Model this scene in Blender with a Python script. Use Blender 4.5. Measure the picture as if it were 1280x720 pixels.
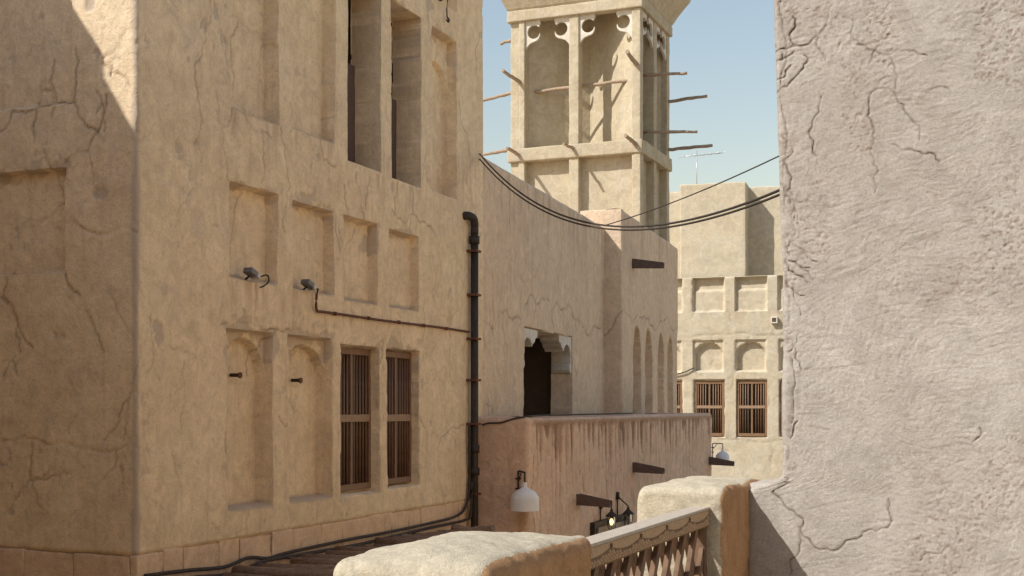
import bpy, bmesh, math, random
import numpy as np
from mathutils import Vector, Matrix

for o in list(bpy.data.objects):
    bpy.data.objects.remove(o, do_unlink=True)
S = bpy.context.scene
COL = S.collection

# ------------------------------------------------------------------ camera, sky, sun, exposure
# The eye is the origin; street level is z = -5.  The houses share one plan grid turned 22 degrees from
# the view direction: a runs along RX (to the right), b along DX (into the picture).
RX = np.array((.9269, -.3754)); DX = np.array((.3754, .9269))
STREET = -5.0
TERRACE = -1.65
cam_d = bpy.data.cameras.new('camera')
cam_d.sensor_width = 36.0
cam_d.lens = 45.0
cam_d.shift_y = 148 / 1280
cam_d.clip_start = .05
cam_d.clip_end = 2000
cam = bpy.data.objects.new('camera', cam_d)
cam.location = (0, 0, 0)
cam.rotation_euler = (math.radians(90), 0, 0)
COL.objects.link(cam)
S.camera = cam

sun_to = Vector((-1.340, -.645, 1.42)).normalized()        # towards the sun: left, a little behind, high
world = bpy.data.worlds.new('World')
S.world = world
world.use_nodes = True
wn = world.node_tree
bg = wn.nodes['Background']
sky = wn.nodes.new('ShaderNodeTexSky')
sky.sky_type = 'NISHITA'
sky.sun_disc = False
sky.sun_elevation = math.asin(sun_to.z)
sky.sun_rotation = math.atan2(sun_to.x, sun_to.y)
sky.air_density = 1.85
sky.dust_density = .8
sky.ozone_density = 1.8
tint = wn.nodes.new('ShaderNodeMix')                          # dusty air: the whole sky a little less green
tint.data_type = 'RGBA'; tint.blend_type = 'MULTIPLY'
tint.inputs[0].default_value = 1.0
tint.inputs[7].default_value = (1.10, 1.0, .99, 1)
wn.links.new(sky.outputs[0], tint.inputs[6])
wn.links.new(tint.outputs[2], bg.inputs[0])
bg.inputs[1].default_value = .088
sl = bpy.data.lights.new('sun', 'SUN')
sl.energy = 3.2
sl.angle = math.radians(.53)
sl.color = (1.0, .965, .90)
so = bpy.data.objects.new('sun', sl)
so.rotation_euler = (-sun_to).to_track_quat('-Z', 'Y').to_euler()
so.location = (-20, -10, 30)
COL.objects.link(so)
S.view_settings.view_transform = 'Standard'
S.view_settings.look = 'None'
S.view_settings.exposure = .70
S.view_settings.gamma = 1
S.view_settings.use_curve_mapping = False
S.render.engine = 'CYCLES'
S.cycles.max_bounces = 8
S.cycles.diffuse_bounces = 5

# ------------------------------------------------------------------ noise
_r = np.random.RandomState(11)
_P = _r.permutation(256)
_PP = np.concatenate([_P, _P]).astype(np.int64)
_VAL = _r.uniform(-1, 1, 256)


def vnoise(x, y, z=0.0, seed=0):
    x, y, z = np.broadcast_arrays(np.asarray(x, float), np.asarray(y, float), np.asarray(z, float))
    x = x + seed * 17.31; y = y + seed * 5.77; z = z + seed * 9.13
    xi = np.floor(x).astype(np.int64); yi = np.floor(y).astype(np.int64); zi = np.floor(z).astype(np.int64)
    fx = x - xi; fy = y - yi; fz = z - zi
    fx = fx * fx * fx * (fx * (fx * 6 - 15) + 10)
    fy = fy * fy * fy * (fy * (fy * 6 - 15) + 10)
    fz = fz * fz * fz * (fz * (fz * 6 - 15) + 10)

    def h(i, j, k):
        return _VAL[_PP[(_PP[(_PP[i & 255] + j) & 255] + k) & 255]]
    def lx(j, k):
        a = h(xi, j, k); b = h(xi + 1, j, k)
        return a + (b - a) * fx
    def ly(k):
        a = lx(yi, k); b = lx(yi + 1, k)
        return a + (b - a) * fy
    if not np.any(fz):
        return ly(zi)
    a = ly(zi); b = ly(zi + 1)
    return a + (b - a) * fz


def fbm(x, y, z=0.0, octaves=4, seed=0, gain=.5):
    s = 0; a = 1; tot = 0
    for o in range(octaves):
        s = s + a * vnoise(x * 2 ** o, y * 2 ** o, z * 2 ** o if np.any(z) else 0.0, seed + o * 3)
        tot += a; a *= gain
    return s / tot


def sstep(e0, e1, x):
    t = np.clip((x - e0) / (e1 - e0), 0, 1)
    return t * t * (3 - 2 * t)


# ------------------------------------------------------------------ materials
def _n(nt, kind, **kw):
    n = nt.nodes.new(kind)
    for k, v in kw.items():
        setattr(n, k, v)
    return n


def _noise(nt, vec, scale, detail=5, rough=.55, dist=0.0):
    n = _n(nt, 'ShaderNodeTexNoise')
    n.inputs['Scale'].default_value = scale
    n.inputs['Detail'].default_value = detail
    n.inputs['Roughness'].default_value = rough
    n.inputs['Distortion'].default_value = dist
    nt.links.new(vec, n.inputs['Vector'])
    return n.outputs['Fac']


def _ramp(nt, fac, a, b):
    m = _n(nt, 'ShaderNodeMapRange')
    m.inputs['From Min'].default_value = a
    m.inputs['From Max'].default_value = b
    nt.links.new(fac, m.inputs['Value'])
    return m.outputs[0]


def _mul(nt, a, b):
    m = _n(nt, 'ShaderNodeMath', operation='MULTIPLY')
    nt.links.new(a, m.inputs[0])
    if isinstance(b, float):
        m.inputs[1].default_value = b
    else:
        nt.links.new(b, m.inputs[1])
    return m.outputs[0]


def _mix(nt, fac, a, b, blend='MIX'):
    m = _n(nt, 'ShaderNodeMix', data_type='RGBA', blend_type=blend)
    if isinstance(fac, float):
        m.inputs[0].default_value = fac
    else:
        nt.links.new(fac, m.inputs[0])
    for v, i in ((a, 6), (b, 7)):
        if isinstance(v, tuple):
            m.inputs[i].default_value = (*v, 1)
        else:
            nt.links.new(v, m.inputs[i])
    return m.outputs[2]


def _scaled(nt, vec, s):
    m = _n(nt, 'ShaderNodeMapping')
    m.inputs['Scale'].default_value = s
    nt.links.new(vec, m.inputs['Vector'])
    return m.outputs[0]


def plaster(name, base, alt, grey, dirt, grain=.35, coarse=.35, grain_scale=120, streak=.3, patch=.5, seed=0.0, chip=None, coat=None, mottle=.65):
    """mud plaster: two tones in clouds, greyed weather patches, faint run-off streaks, hand-worked relief"""
    m = bpy.data.materials.new(name); m.use_nodes = True
    nt = m.node_tree; b = nt.nodes['Principled BSDF']
    g = _n(nt, 'ShaderNodeNewGeometry')
    off = _n(nt, 'ShaderNodeVectorMath', operation='ADD')
    nt.links.new(g.outputs['Position'], off.inputs[0]); off.inputs[1].default_value = (seed, seed * .7, seed * .3)
    p = off.outputs[0]
    c = _mix(nt, _ramp(nt, _noise(nt, p, .9, 6, .6, .6), .36, .66), base, alt)
    c = _mix(nt, _mul(nt, _ramp(nt, _noise(nt, p, 2.3, 7, .65, 1.2), .52, .70), patch), c, grey)
    st = _noise(nt, _scaled(nt, p, (5.5, 5.5, .45)), 1.6, 5, .6)
    c = _mix(nt, _mul(nt, _ramp(nt, st, .54, .74), streak), c, dirt)
    sp = _noise(nt, p, 16, 6, .7, .4)
    c = _mix(nt, _mul(nt, _ramp(nt, sp, .54, .72), .5), c, dirt)
    mo = _ramp(nt, _noise(nt, p, 4.2, 7, .7, .9), .30, .70)
    c = _mix(nt, mottle, c, _mix(nt, mo, (.77, .75, .73), (1.27, 1.27, 1.27)), 'MULTIPLY')
    fine = _ramp(nt, _noise(nt, p, 75, 3, .6), .3, .7)
    c = _mix(nt, .38, c, _mix(nt, fine, (.68, .66, .64), (1.32, 1.32, 1.32)), 'MULTIPLY')
    if coat:
        # a second, paler tone with a ragged border
        ad = _n(nt, 'ShaderNodeAttribute', attribute_name='coat')
        cc = _mix(nt, _ramp(nt, _noise(nt, p, 14, 5, .6), .35, .7), tuple(v * .86 for v in coat), tuple(v * 1.1 for v in coat))
        cc = _mix(nt, .35, cc, _mix(nt, fine, (.5, .47, .43), (1.3, 1.3, 1.3)), 'MULTIPLY')
        cn = _n(nt, 'ShaderNodeMath', operation='ADD')
        nt.links.new(ad.outputs['Fac'], cn.inputs[0])
        nt.links.new(_ramp(nt, _noise(nt, p, 30, 5, .7), .25, .75), cn.inputs[1])
        c = _mix(nt, _ramp(nt, cn.outputs[0], .95, 1.1), c, cc)
    at = _n(nt, 'ShaderNodeAttribute', attribute_name='stain')
    c = _mix(nt, at.outputs['Fac'], c, dirt)
    ac = _n(nt, 'ShaderNodeAttribute', attribute_name='chip')
    c = _mix(nt, ac.outputs['Fac'], c, chip or grey)
    ak = _n(nt, 'ShaderNodeAttribute', attribute_name='crack')
    c = _mix(nt, _mul(nt, ak.outputs['Fac'], .9), c, (dirt[0] * .36, dirt[1] * .30, dirt[2] * .26))
    nt.links.new(c, b.inputs['Base Color'])
    b.inputs['Roughness'].default_value = .93
    b.inputs['Specular IOR Level'].default_value = .12
    b1 = _n(nt, 'ShaderNodeBump'); b1.inputs['Strength'].default_value = coarse; b1.inputs['Distance'].default_value = .03
    nt.links.new(_noise(nt, p, 9, 6, .62, .8), b1.inputs['Height'])
    b2 = _n(nt, 'ShaderNodeBump'); b2.inputs['Strength'].default_value = grain; b2.inputs['Distance'].default_value = .009
    nt.links.new(_noise(nt, p, grain_scale, 4, .65), b2.inputs['Height'])
    nt.links.new(b1.outputs[0], b2.inputs['Normal'])
    nt.links.new(b2.outputs[0], b.inputs['Normal'])
    return m


def plain(name, col, rough=.6, metal=0.0, var=.25, scale=30, spec=.4, bump=.0, axis=(1, 1, 1)):
    m = bpy.data.materials.new(name); m.use_nodes = True
    nt = m.node_tree; b = nt.nodes['Principled BSDF']
    tc = _n(nt, 'ShaderNodeTexCoord')
    p = _scaled(nt, tc.outputs['Object'], axis)
    f = _ramp(nt, _noise(nt, p, scale, 6, .65, .3), .3, .7)
    lo = tuple(v * (1 - var) for v in col); hi = tuple(min(1, v * (1 + var)) for v in col)
    nt.links.new(_mix(nt, f, lo, hi), b.inputs['Base Color'])
    b.inputs['Roughness'].default_value = rough
    b.inputs['Metallic'].default_value = metal
    b.inputs['Specular IOR Level'].default_value = spec
    if bump:
        bb = _n(nt, 'ShaderNodeBump'); bb.inputs['Strength'].default_value = bump; bb.inputs['Distance'].default_value = .01
        nt.links.new(_noise(nt, p, scale * 1.6, 6, .7), bb.inputs['Height'])
        nt.links.new(bb.outputs[0], b.inputs['Normal'])
    return m


M = {}
M['house'] = plaster('sand_plaster', (.77, .62, .425), (.70, .55, .37), (.64, .52, .40), (.46, .325, .21), .35, .55, 90, .35, .6, 0, (.49, .395, .31))  # base lightened and warmed to lift the front's shade and warm bounce light
M['mid'] = plaster('middle_plaster', (.69, .54, .395), (.62, .48, .345), (.56, .47, .37), (.40, .30, .215), .3, .5, 70, .38, .5, 3.1)  # albedo raised so this wall's shadow side reads bright enough
M['terra'] = plaster('pink_plaster', (.70, .50, .365), (.62, .44, .315), (.56, .435, .345), (.25, .15, .095), .3, .5, 80, .30, .35, 5.7)  # colour brightened to make up for weak fill light on this wall
M['right'] = plaster('grey_plaster', (.50, .46, .415), (.44, .395, .35), (.47, .445, .41), (.32, .245, .195), .9, .22, 190, .06, .40, 8.3)  # base darkened and greyed to hold down direct sun on the wall
M['far'] = plaster('far_plaster', (.52, .445, .32), (.51, .455, .35), (.48, .445, .385), (.41, .315, .21), .25, .25, 50, .25, .5, 12.9)  # tones tuned to the sunlit look of the facade, sun exposure baked in
M['tower'] = plaster('tower_plaster', (.495, .43, .315), (.45, .38, .265), (.45, .415, .35), (.32, .25, .17), .3, .5, 60, .25, .5, 16.4)  # darker, greyer base chosen to tame the sunlight on the tower
M['pier'] = plaster('pier_plaster', (.51, .305, .16), (.43, .25, .13), (.47, .325, .20), (.21, .105, .05), .9, .35, 170, .6, .4, 21.2, coat=(.57, .505, .385))  # brown tone for terrace faces; coat is the paler tone
M['plinth'] = plaster('plinth_plaster', (.72, .53, .365), (.64, .47, .32), (.58, .46, .36), (.38, .26, .17), .3, .4, 70, .2, .5, 24.0)
M['white_plaster'] = plaster('carved_gypsum', (.66, .62, .55), (.60, .55, .47), (.55, .52, .47), (.42, .34, .25), .2, .15, 80, .2, .4, 27.0)
M['ground'] = plaster('street_sand', (.50, .40, .29), (.44, .35, .25), (.42, .37, .30), (.28, .22, .16), .4, .4, 60, .0, .5, 30.0)
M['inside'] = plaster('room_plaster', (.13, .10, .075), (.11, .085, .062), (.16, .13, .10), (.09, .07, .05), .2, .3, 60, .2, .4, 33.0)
M['win_wood'] = plain('window_wood', (.20, .11, .062), .55, 0, .4, 12, .35, .2, (8, 8, .8))
M['bar_wood'] = plain('bar_wood', (.15, .08, .045), .5, 0, .45, 10, .4, .1, (6, 6, .7))
M['rail_bar'] = plain('window_rail_wood', (.31, .205, .13), .65, 0, .25, 10, .3, .2, (3, 3, 3))
M['far_wood'] = plain('far_window_wood', (.23, .135, .072), .6, 0, .3, 10, .3, .1, (6, 6, .7))
M['rail_wood'] = plain('rail_wood', (.42, .29, .18), .7, 0, .22, 9, .25, .3, (7, 7, 7))
M['rail_top'] = plain('pale_rail_wood', (.43, .37, .30), .6, 0, .18, 8, .3, .25, (7, 7, 7))
M['slat_wood_shade_darkened'] = plain('slat_wood_shade_darkened', (.165, .10, .062), .75, 0, .3, 10, .25, .3)
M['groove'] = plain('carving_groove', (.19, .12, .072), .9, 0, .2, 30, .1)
M['log'] = plain('palm_log', (.24, .165, .115), .85, 0, .45, 7, .2, .6, (1, 6, 6))
M['pole'] = plain('mangrove_pole', (.36, .27, .19), .85, 0, .4, 6, .2, .5, (1, 6, 6))
M['spout'] = plain('spout_wood', (.125, .085, .07), .8, 0, .35, 8, .2, .3, (1, 5, 5))
M['iron'] = plain('dark_iron', (.045, .030, .022), .6, .3, .4, 30, .4, .2)
M['pipe'] = plain('black_pipe', (.038, .027, .020), .65, 0, .6, 14, .4, .2, (4, 4, .6))
M['rust'] = plain('rusty_conduit', (.14, .06, .035), .7, .2, .4, 20, .3, .2)
M['cable'] = plain('black_cable', (.045, .035, .029), .75, 0, .3, 20, .4)
M['enamel'] = plain('white_enamel', (.74, .74, .73), .4, 0, .06, 8, .5)
M['grey_metal'] = plain('grey_metal', (.16, .16, .17), .5, .3, .2, 30, .4)
M['pale_metal'] = plain('pale_metal', (.45, .45, .46), .4, .5, .15, 30, .5)
M['sign'] = plain('sign_panel', (.33, .26, .19), .7, 0, .2, 12, .3, .2)
M['letter'] = plain('sign_letters', (.72, .68, .62), .6, 0, .1, 20, .3)
M['lantern_off'] = plain('lantern_glass_off', (.42, .38, .34), .2, 0, .1, 12, .6)


def glass(name, tint, rough=.03):
    m = bpy.data.materials.new(name); m.use_nodes = True
    nt = m.node_tree; nt.nodes.clear()
    out = _n(nt, 'ShaderNodeOutputMaterial')
    tr = _n(nt, 'ShaderNodeBsdfTransparent'); tr.inputs[0].default_value = (*tint, 1)
    gl = _n(nt, 'ShaderNodeBsdfGlossy'); gl.inputs['Roughness'].default_value = rough
    fr = _n(nt, 'ShaderNodeFresnel'); fr.inputs[0].default_value = 1.5
    mx = _n(nt, 'ShaderNodeMixShader')
    nt.links.new(fr.outputs[0], mx.inputs[0]); nt.links.new(tr.outputs[0], mx.inputs[1]); nt.links.new(gl.outputs[0], mx.inputs[2])
    nt.links.new(mx.outputs[0], out.inputs[0])
    return m


M['glass'] = glass('window_glass', (.75, .78, .76))
M['lantern_glass'] = glass('lantern_glass', (.85, .82, .75), .1)
mb = bpy.data.materials.new('lit_bulb'); mb.use_nodes = True
mb.node_tree.nodes['Principled BSDF'].inputs['Emission Color'].default_value = (1, .62, .22, 1)
mb.node_tree.nodes['Principled BSDF'].inputs['Emission Strength'].default_value = 3.0
M['bulb'] = mb


# ------------------------------------------------------------------ object helpers
def W(a, b, z):
    """plan grid -> world"""
    return Vector((a * RX[0] + b * DX[0], a * RX[1] + b * DX[1], z))


def thing(name, label, cat, loc=(0, 0, 0), group=None):
    o = bpy.data.objects.new(name, None)
    o.location = loc
    o.empty_display_size = .3
    COL.objects.link(o)
    o['label'] = label; o['category'] = cat
    if group:
        o['group'] = group
    return o


def put(name, me, mat, parent=None, matrix=None):
    """link a mesh given in world space (or placed by matrix) and keep it there under its parent"""
    o = bpy.data.objects.new(name, me)
    if mat is not None and not me.materials:
        me.materials.append(M[mat])
    COL.objects.link(o)
    if matrix is not None:
        o.matrix_world = matrix
    if parent is not None:
        top = parent
        while top.parent:
            top = top.parent
        base = Matrix.Translation(top.location)
        if parent.type == 'MESH':
            base = Matrix(WORLD[parent.name])
        o.parent = parent
        o.matrix_parent_inverse = base.inverted()
    WORLD[o.name] = (matrix.copy() if matrix is not None else Matrix.Identity(4))
    return o


WORLD = {}


def tag(o, label, cat, group=None):
    o['label'] = label; o['category'] = cat
    if group:
        o['group'] = group
    return o


def structure(o):
    o['kind'] = 'structure'
    return o


def mesh_quads(name, V, F, smooth=True, attrs=None):
    me = bpy.data.meshes.new(name)
    V = np.asarray(V, np.float32); F = np.asarray(F, np.int32)
    me.vertices.add(len(V)); me.vertices.foreach_set('co', V.ravel())
    me.loops.add(F.size); me.loops.foreach_set('vertex_index', F.ravel())
    me.polygons.add(len(F)); me.polygons.foreach_set('loop_start', np.arange(0, F.size, 4, dtype=np.int32))
    me.update(calc_edges=True)
    me.polygons.foreach_set('use_smooth', np.full(len(F), smooth))
    for k, v in (attrs or {}).items():
        at = me.attributes.new(k, 'FLOAT', 'POINT')
        at.data.foreach_set('value', np.asarray(v, np.float32).ravel())
    return me


def from_bm(name, bm, smooth=False, angle=None):
    bmesh.ops.recalc_face_normals(bm, faces=bm.faces[:])
    me = bpy.data.meshes.new(name)
    bm.to_mesh(me); bm.free()
    if smooth:
        for p in me.polygons:
            p.use_smooth = True
    if angle is not None:
        me.set_sharp_from_angle(angle=angle)
    return me


def rough_box(name, a0, a1, b0, b1, z0, z1, mat, parent=None, step=.06, rad=.02, amp=.01, freq=3.0, fine=.003, frame=None, top=0.0, seed=0, maxseg=70):
    """hand-plastered block on the plan grid with rounded arrises and an uneven skin"""
    size = np.array((a1 - a0, b1 - b0, z1 - z0)); h = size / 2; cen = np.array(((a0 + a1) / 2, (b0 + b1) / 2, (z0 + z1) / 2))
    seg = [int(min(maxseg, max(2, math.ceil(s / step)))) for s in size]
    Vs = []; Fs = []; n0 = 0
    rad = min(rad, h.min() * .9)

    def axis(i):
        lin = np.linspace(-1, 1, seg[i] + 1) * h[i]
        e = h[i] - rad * np.array((1.0, .5))
        return np.unique(np.concatenate([lin, e, -e]).round(5))
    ax = [axis(0), axis(1), axis(2)]
    for i in range(3):
        j, k = (i + 1) % 3, (i + 2) % 3
        for sgn in (-1, 1):
            J, K = np.meshgrid(ax[j], ax[k], indexing='ij')
            P = np.zeros(J.shape + (3,)); P[..., i] = sgn * h[i]; P[..., j] = J; P[..., k] = K
            nj, nk = J.shape
            idx = np.arange(nj * nk).reshape(nj, nk) + n0
            q = np.stack([idx[:-1, :-1], idx[1:, :-1], idx[1:, 1:], idx[:-1, 1:]], -1).reshape(-1, 4)
            Fs.append(q if sgn > 0 else q[:, ::-1])
            Vs.append(P.reshape(-1, 3)); n0 += nj * nk
    P = np.concatenate(Vs)
    core = np.clip(P, -(h - rad), h - rad)
    d = P - core; L = np.linalg.norm(d, axis=1, keepdims=True)
    N = d / np.maximum(L, 1e-6)
    P = core + N * rad
    G = P + cen
    q = freq
    disp = amp * fbm(G[:, 0] * q, G[:, 1] * q, G[:, 2] * q + .37, 3, seed) + fine * fbm(G[:, 0] * 17, G[:, 1] * 17, G[:, 2] * 17 + .21, 2, seed + 5)
    G = G + N * disp[:, None]
    if top:
        crown = (1 - (P[:, 0] / h[0]) ** 2) * (1 - (np.abs(P[:, 1]) / h[1]) ** 3)
        G[:, 2] += top * np.clip(crown, 0, 1) * np.clip(P[:, 2] / h[2], 0, 1)
    if frame is None:
        xy = G[:, :1] * RX + G[:, 1:2] * DX
    else:
        o, ex, ey = frame
        xy = np.array(o) + G[:, :1] * np.array(ex) + G[:, 1:2] * np.array(ey)
    X = np.concatenate([xy, G[:, 2:]], 1)
    bm = bmesh.new()
    me0 = mesh_quads('t', X, np.concatenate(Fs))
    bm.from_mesh(me0); bpy.data.meshes.remove(me0)
    bmesh.ops.remove_doubles(bm, verts=bm.verts[:], dist=2e-4)
    me = from_bm(name, bm, True)
    return put(name, me, mat, parent)


def box_bm(bm, lo, hi, mat4=None):
    r = bmesh.ops.create_cube(bm, size=1)
    s = Matrix.Diagonal((*(Vector(hi) - Vector(lo)), 1)); t = Matrix.Translation((Vector(hi) + Vector(lo)) / 2)
    bmesh.ops.transform(bm, matrix=(mat4 or Matrix.Identity(4)) @ t @ s, verts=r['verts'])
    return r['verts']


GRID = Matrix(((RX[0], DX[0], 0, 0), (RX[1], DX[1], 0, 0), (0, 0, 1, 0), (0, 0, 0, 1)))   # plan grid (a, b, z) -> world


def boxes(name, specs, mat, parent=None, frame=GRID, bevel=.006):
    bm = bmesh.new()
    for lo, hi in specs:
        box_bm(bm, lo, hi)
    if bevel:
        bmesh.ops.bevel(bm, geom=bm.edges[:], offset=bevel, segments=2, affect='EDGES', profile=.6)
    bmesh.ops.transform(bm, matrix=frame, verts=bm.verts[:])
    return put(name, from_bm(name, bm), mat, parent)


def tube_mesh(name, pts, rad, sides=8, caps=True, wob=0.0, seed=0):
    """tube through world points, radius constant or per point"""
    pts = [Vector(p) for p in pts]
    rads = rad if isinstance(rad, (list, tuple)) else [rad] * len(pts)
    V = []; F = []
    up = Vector((0, 0, 1))
    rr = random.Random(seed)
    for i, p in enumerate(pts):
        t = (pts[min(i + 1, len(pts) - 1)] - pts[max(i - 1, 0)]).normalized()
        u = t.cross(up)
        if u.length < .05:
            u = t.cross(Vector((1, 0, 0)))
        u.normalize(); v = t.cross(u)
        for k in range(sides):
            an = 2 * math.pi * k / sides
            q = rads[i] * (1 + wob * rr.uniform(-1, 1))
            V.append(p + (u * math.cos(an) + v * math.sin(an)) * q)
    for i in range(len(pts) - 1):
        for k in range(sides):
            k2 = (k + 1) % sides
            F.append((i * sides + k, i * sides + k2, (i + 1) * sides + k2, (i + 1) * sides + k))
    if caps:
        F.append(tuple(range(sides - 1, -1, -1))); F.append(tuple((len(pts) - 1) * sides + k for k in range(sides)))
    me = bpy.data.meshes.new(name)
    me.from_pydata([tuple(p) for p in V], [], F)
    for p in me.polygons:
        p.use_smooth = len(p.vertices) == 4
    me.update()
    return me


def spline(pts, n=6):
    """Catmull-Rom through the points"""
    P = [np.array(p, float) for p in pts]
    P = [2 * P[0] - P[1]] + P + [2 * P[-1] - P[-2]]
    out = []
    for i in range(1, len(P) - 2):
        for k in range(n):
            t = k / n
            out.append(.5 * (2 * P[i] + (P[i + 1] - P[i - 1]) * t + (2 * P[i - 1] - 5 * P[i] + 4 * P[i + 1] - P[i + 2]) * t * t + (3 * P[i] - P[i - 1] - 3 * P[i + 1] + P[i + 2]) * t ** 3))
    out.append(P[-2])
    return out


def prism(name, outline, mat4, depth, mat, parent=None, bevel=.0):
    """outline in local (x, z), extruded along local +y by depth, then placed"""
    bm = bmesh.new()
    vs = [bm.verts.new((x, 0, z)) for x, z in outline]
    f = bm.faces.new(vs)
    r = bmesh.ops.extrude_face_region(bm, geom=[f])
    bmesh.ops.translate(bm, vec=(0, depth, 0), verts=[v for v in r['geom'] if isinstance(v, bmesh.types.BMVert)])
    if bevel:
        bmesh.ops.bevel(bm, geom=bm.edges[:], offset=bevel, segments=2, affect='EDGES')
    bmesh.ops.transform(bm, matrix=mat4, verts=bm.verts[:])
    bmesh.ops.triangulate(bm, faces=[f for f in bm.faces if len(f.verts) > 4])
    return put(name, from_bm(name, bm), mat, parent)


def lathe(name, prof, mat, parent=None, loc=(0, 0, 0), sides=28):
    V = []; F = []
    for r_, z in prof:
        for k in range(sides):
            an = 2 * math.pi * k / sides
            V.append((r_ * math.cos(an), r_ * math.sin(an), z))
    for i in range(len(prof) - 1):
        for k in range(sides):
            k2 = (k + 1) % sides
            F.append((i * sides + k, i * sides + k2, (i + 1) * sides + k2, (i + 1) * sides + k))
    me = bpy.data.meshes.new(name); me.from_pydata(V, [], F)
    for p in me.polygons:
        p.use_smooth = True
    me.set_sharp_from_angle(angle=math.radians(40))
    return put(name, me, mat, parent, Matrix.Translation(loc))


# ------------------------------------------------------------------ relief walls
class Relief:
    """A plastered wall that follows a plan path; its relief (niches, cracks, flakes, swells) is real depth."""

    def __init__(self, pts, steps, zspec, rad=.05, zero=0, world=False):
        pts = [np.array(p, float) for p in pts]
        if not world:
            pts = [p[0] * RX + p[1] * DX for p in pts]
        base = []; nrm = []; tt = []
        acc = [0.0]
        for i in range(len(pts) - 1):
            acc.append(acc[-1] + np.linalg.norm(pts[i + 1] - pts[i]))
        dirs = [(pts[i + 1] - pts[i]) / np.linalg.norm(pts[i + 1] - pts[i]) for i in range(len(pts) - 1)]
        nv = [np.array((d[1], -d[0])) for d in dirs]
        for i in range(len(pts) - 1):
            L = acc[i + 1] - acc[i]
            cut = [0.0, 0.0]
            for e, j in ((0, i), (1, i + 1)):
                if 0 < j < len(pts) - 1 and abs(np.dot(dirs[j - 1], dirs[j])) < .999:
                    cut[e] = rad
            n = max(1, int(round((L - sum(cut)) / steps[i])))
            s = np.linspace(cut[0], L - cut[1], n + 1)
            if i and not cut[0]:
                s = s[1:]
            for v in s:
                base.append(pts[i] + dirs[i] * v); nrm.append(nv[i]); tt.append(acc[i] + v)
            if cut[1]:
                P = pts[i + 1]; A0 = P - dirs[i] * rad; B0 = P + dirs[i + 1] * rad
                for q in (.2, .4, .6, .8):
                    base.append(A0 * (1 - q) ** 2 + 2 * P * q * (1 - q) + B0 * q * q)
                    m = nv[i] * (1 - q) + nv[i + 1] * q
                    nrm.append(m / np.linalg.norm(m)); tt.append(acc[i + 1] + (q - .5) * 2 * rad)
        self.base = np.array(base); self.nrm = np.array(nrm); self.t = np.array(tt) - acc[zero]
        zs = [zspec[0][0]]
        for z0, z1, st in zspec:
            n = max(1, int(round((z1 - z0) / st)))
            zs += list(np.linspace(z0, z1, n + 1)[1:])
        self.z = np.array(zs)
        self.T, self.Z = np.meshgrid(self.t, self.z)
        self.D = np.zeros_like(self.T); self.crk = np.zeros_like(self.T); self.cdep = np.zeros_like(self.T)
        self.stain = np.zeros_like(self.T); self.chip = np.zeros_like(self.T)
        self.hole = np.zeros(self.T.shape, bool); self.edge = np.full_like(self.T, 9.0)
        self.side = np.zeros_like(self.T); self.push = np.zeros_like(self.T)
        self.step = min(min(steps), min(q[2] for q in zspec))

    def swell(self, amps=((.35, .018), (1.6, .008), (6, .003), (19, .0016)), seed=0):
        for i, (f, a) in enumerate(amps):
            self.D += a * fbm(self.T * f, self.Z * f, 0.0, 2, seed + i * 7)

    def niche(self, t0, t1, z0, z1, depth, edge=.009, wob=.012, arch=None, seed=0, hole=False, flake=True):
        T, Z = self.T, self.Z
        w = wob * fbm(T * 3.1, Z * 3.1, 0.0, 3, 40 + seed)
        tc, hw = (t0 + t1) / 2, (t1 - t0) / 2
        if arch is None:
            sd = np.maximum(np.abs(T - tc) - hw, np.abs(Z - (z0 + z1) / 2) - (z1 - z0) / 2)
        else:
            ah = z1 - arch
            up = np.sqrt((T - tc) ** 2 + (np.maximum(Z - arch, 0) * hw / ah) ** 2) - hw
            sd = np.maximum(up, z0 - Z)
        sd = sd + w
        m = sstep(edge, -edge, sd)
        self.D -= depth * m
        if flake:
            self.edge = np.minimum(self.edge, np.abs(sd) + .5 * (1 - sstep(z0 + .45 * (z1 - z0), z0 + .95 * (z1 - z0), Z + .25 * fbm(T * 2.1, Z * 1.4, 0.0, 3, 66))))
        if hole:
            self.hole |= sd < -edge * 1.2
        return m

    def crack(self, pts, w=.012, depth=.03, jag=.10, seed=0, dark=1.0):
        rr = random.Random(seed * 31 + 5)
        P = [np.array(p, float) for p in pts]
        for lev in range(4):
            Q = [P[0]]
            for a, b in zip(P[:-1], P[1:]):
                L = np.linalg.norm(b - a)
                if L < .035:
                    Q.append(b); continue
                nrm = np.array((-(b - a)[1], (b - a)[0])) / max(L, 1e-6)
                Q.append((a + b) / 2 + nrm * rr.uniform(-1, 1) * L * jag * 1.6); Q.append(b)
            P = Q
        n = len(P) - 1
        for i in range(n):
            a, b = P[i], P[i + 1]
            f = (i + .5) / n
            wi = w * (.45 + .55 * math.sin(math.pi * min(1, f * 1.1 + .05))) * rr.uniform(.55, 1.25)
            wi = max(wi, .62 * self.step)
            mrg = wi * 3
            i0, i1 = np.searchsorted(self.t, (min(a[0], b[0]) - mrg, max(a[0], b[0]) + mrg))
            j0, j1 = np.searchsorted(self.z, (min(a[1], b[1]) - mrg, max(a[1], b[1]) + mrg))
            if i1 <= i0 or j1 <= j0:
                continue
            T = self.T[j0:j1, i0:i1]; Z = self.Z[j0:j1, i0:i1]
            ab = b - a; q = np.clip(((T - a[0]) * ab[0] + (Z - a[1]) * ab[1]) / max(ab @ ab, 1e-9), 0, 1)
            d = np.hypot(T - a[0] - q * ab[0], Z - a[1] - q * ab[1])
            pr = np.exp(-(d / wi) ** 2)
            self.crk[j0:j1, i0:i1] = np.maximum(self.crk[j0:j1, i0:i1], pr * dark)
            self.cdep[j0:j1, i0:i1] = np.maximum(self.cdep[j0:j1, i0:i1], pr * depth)

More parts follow.
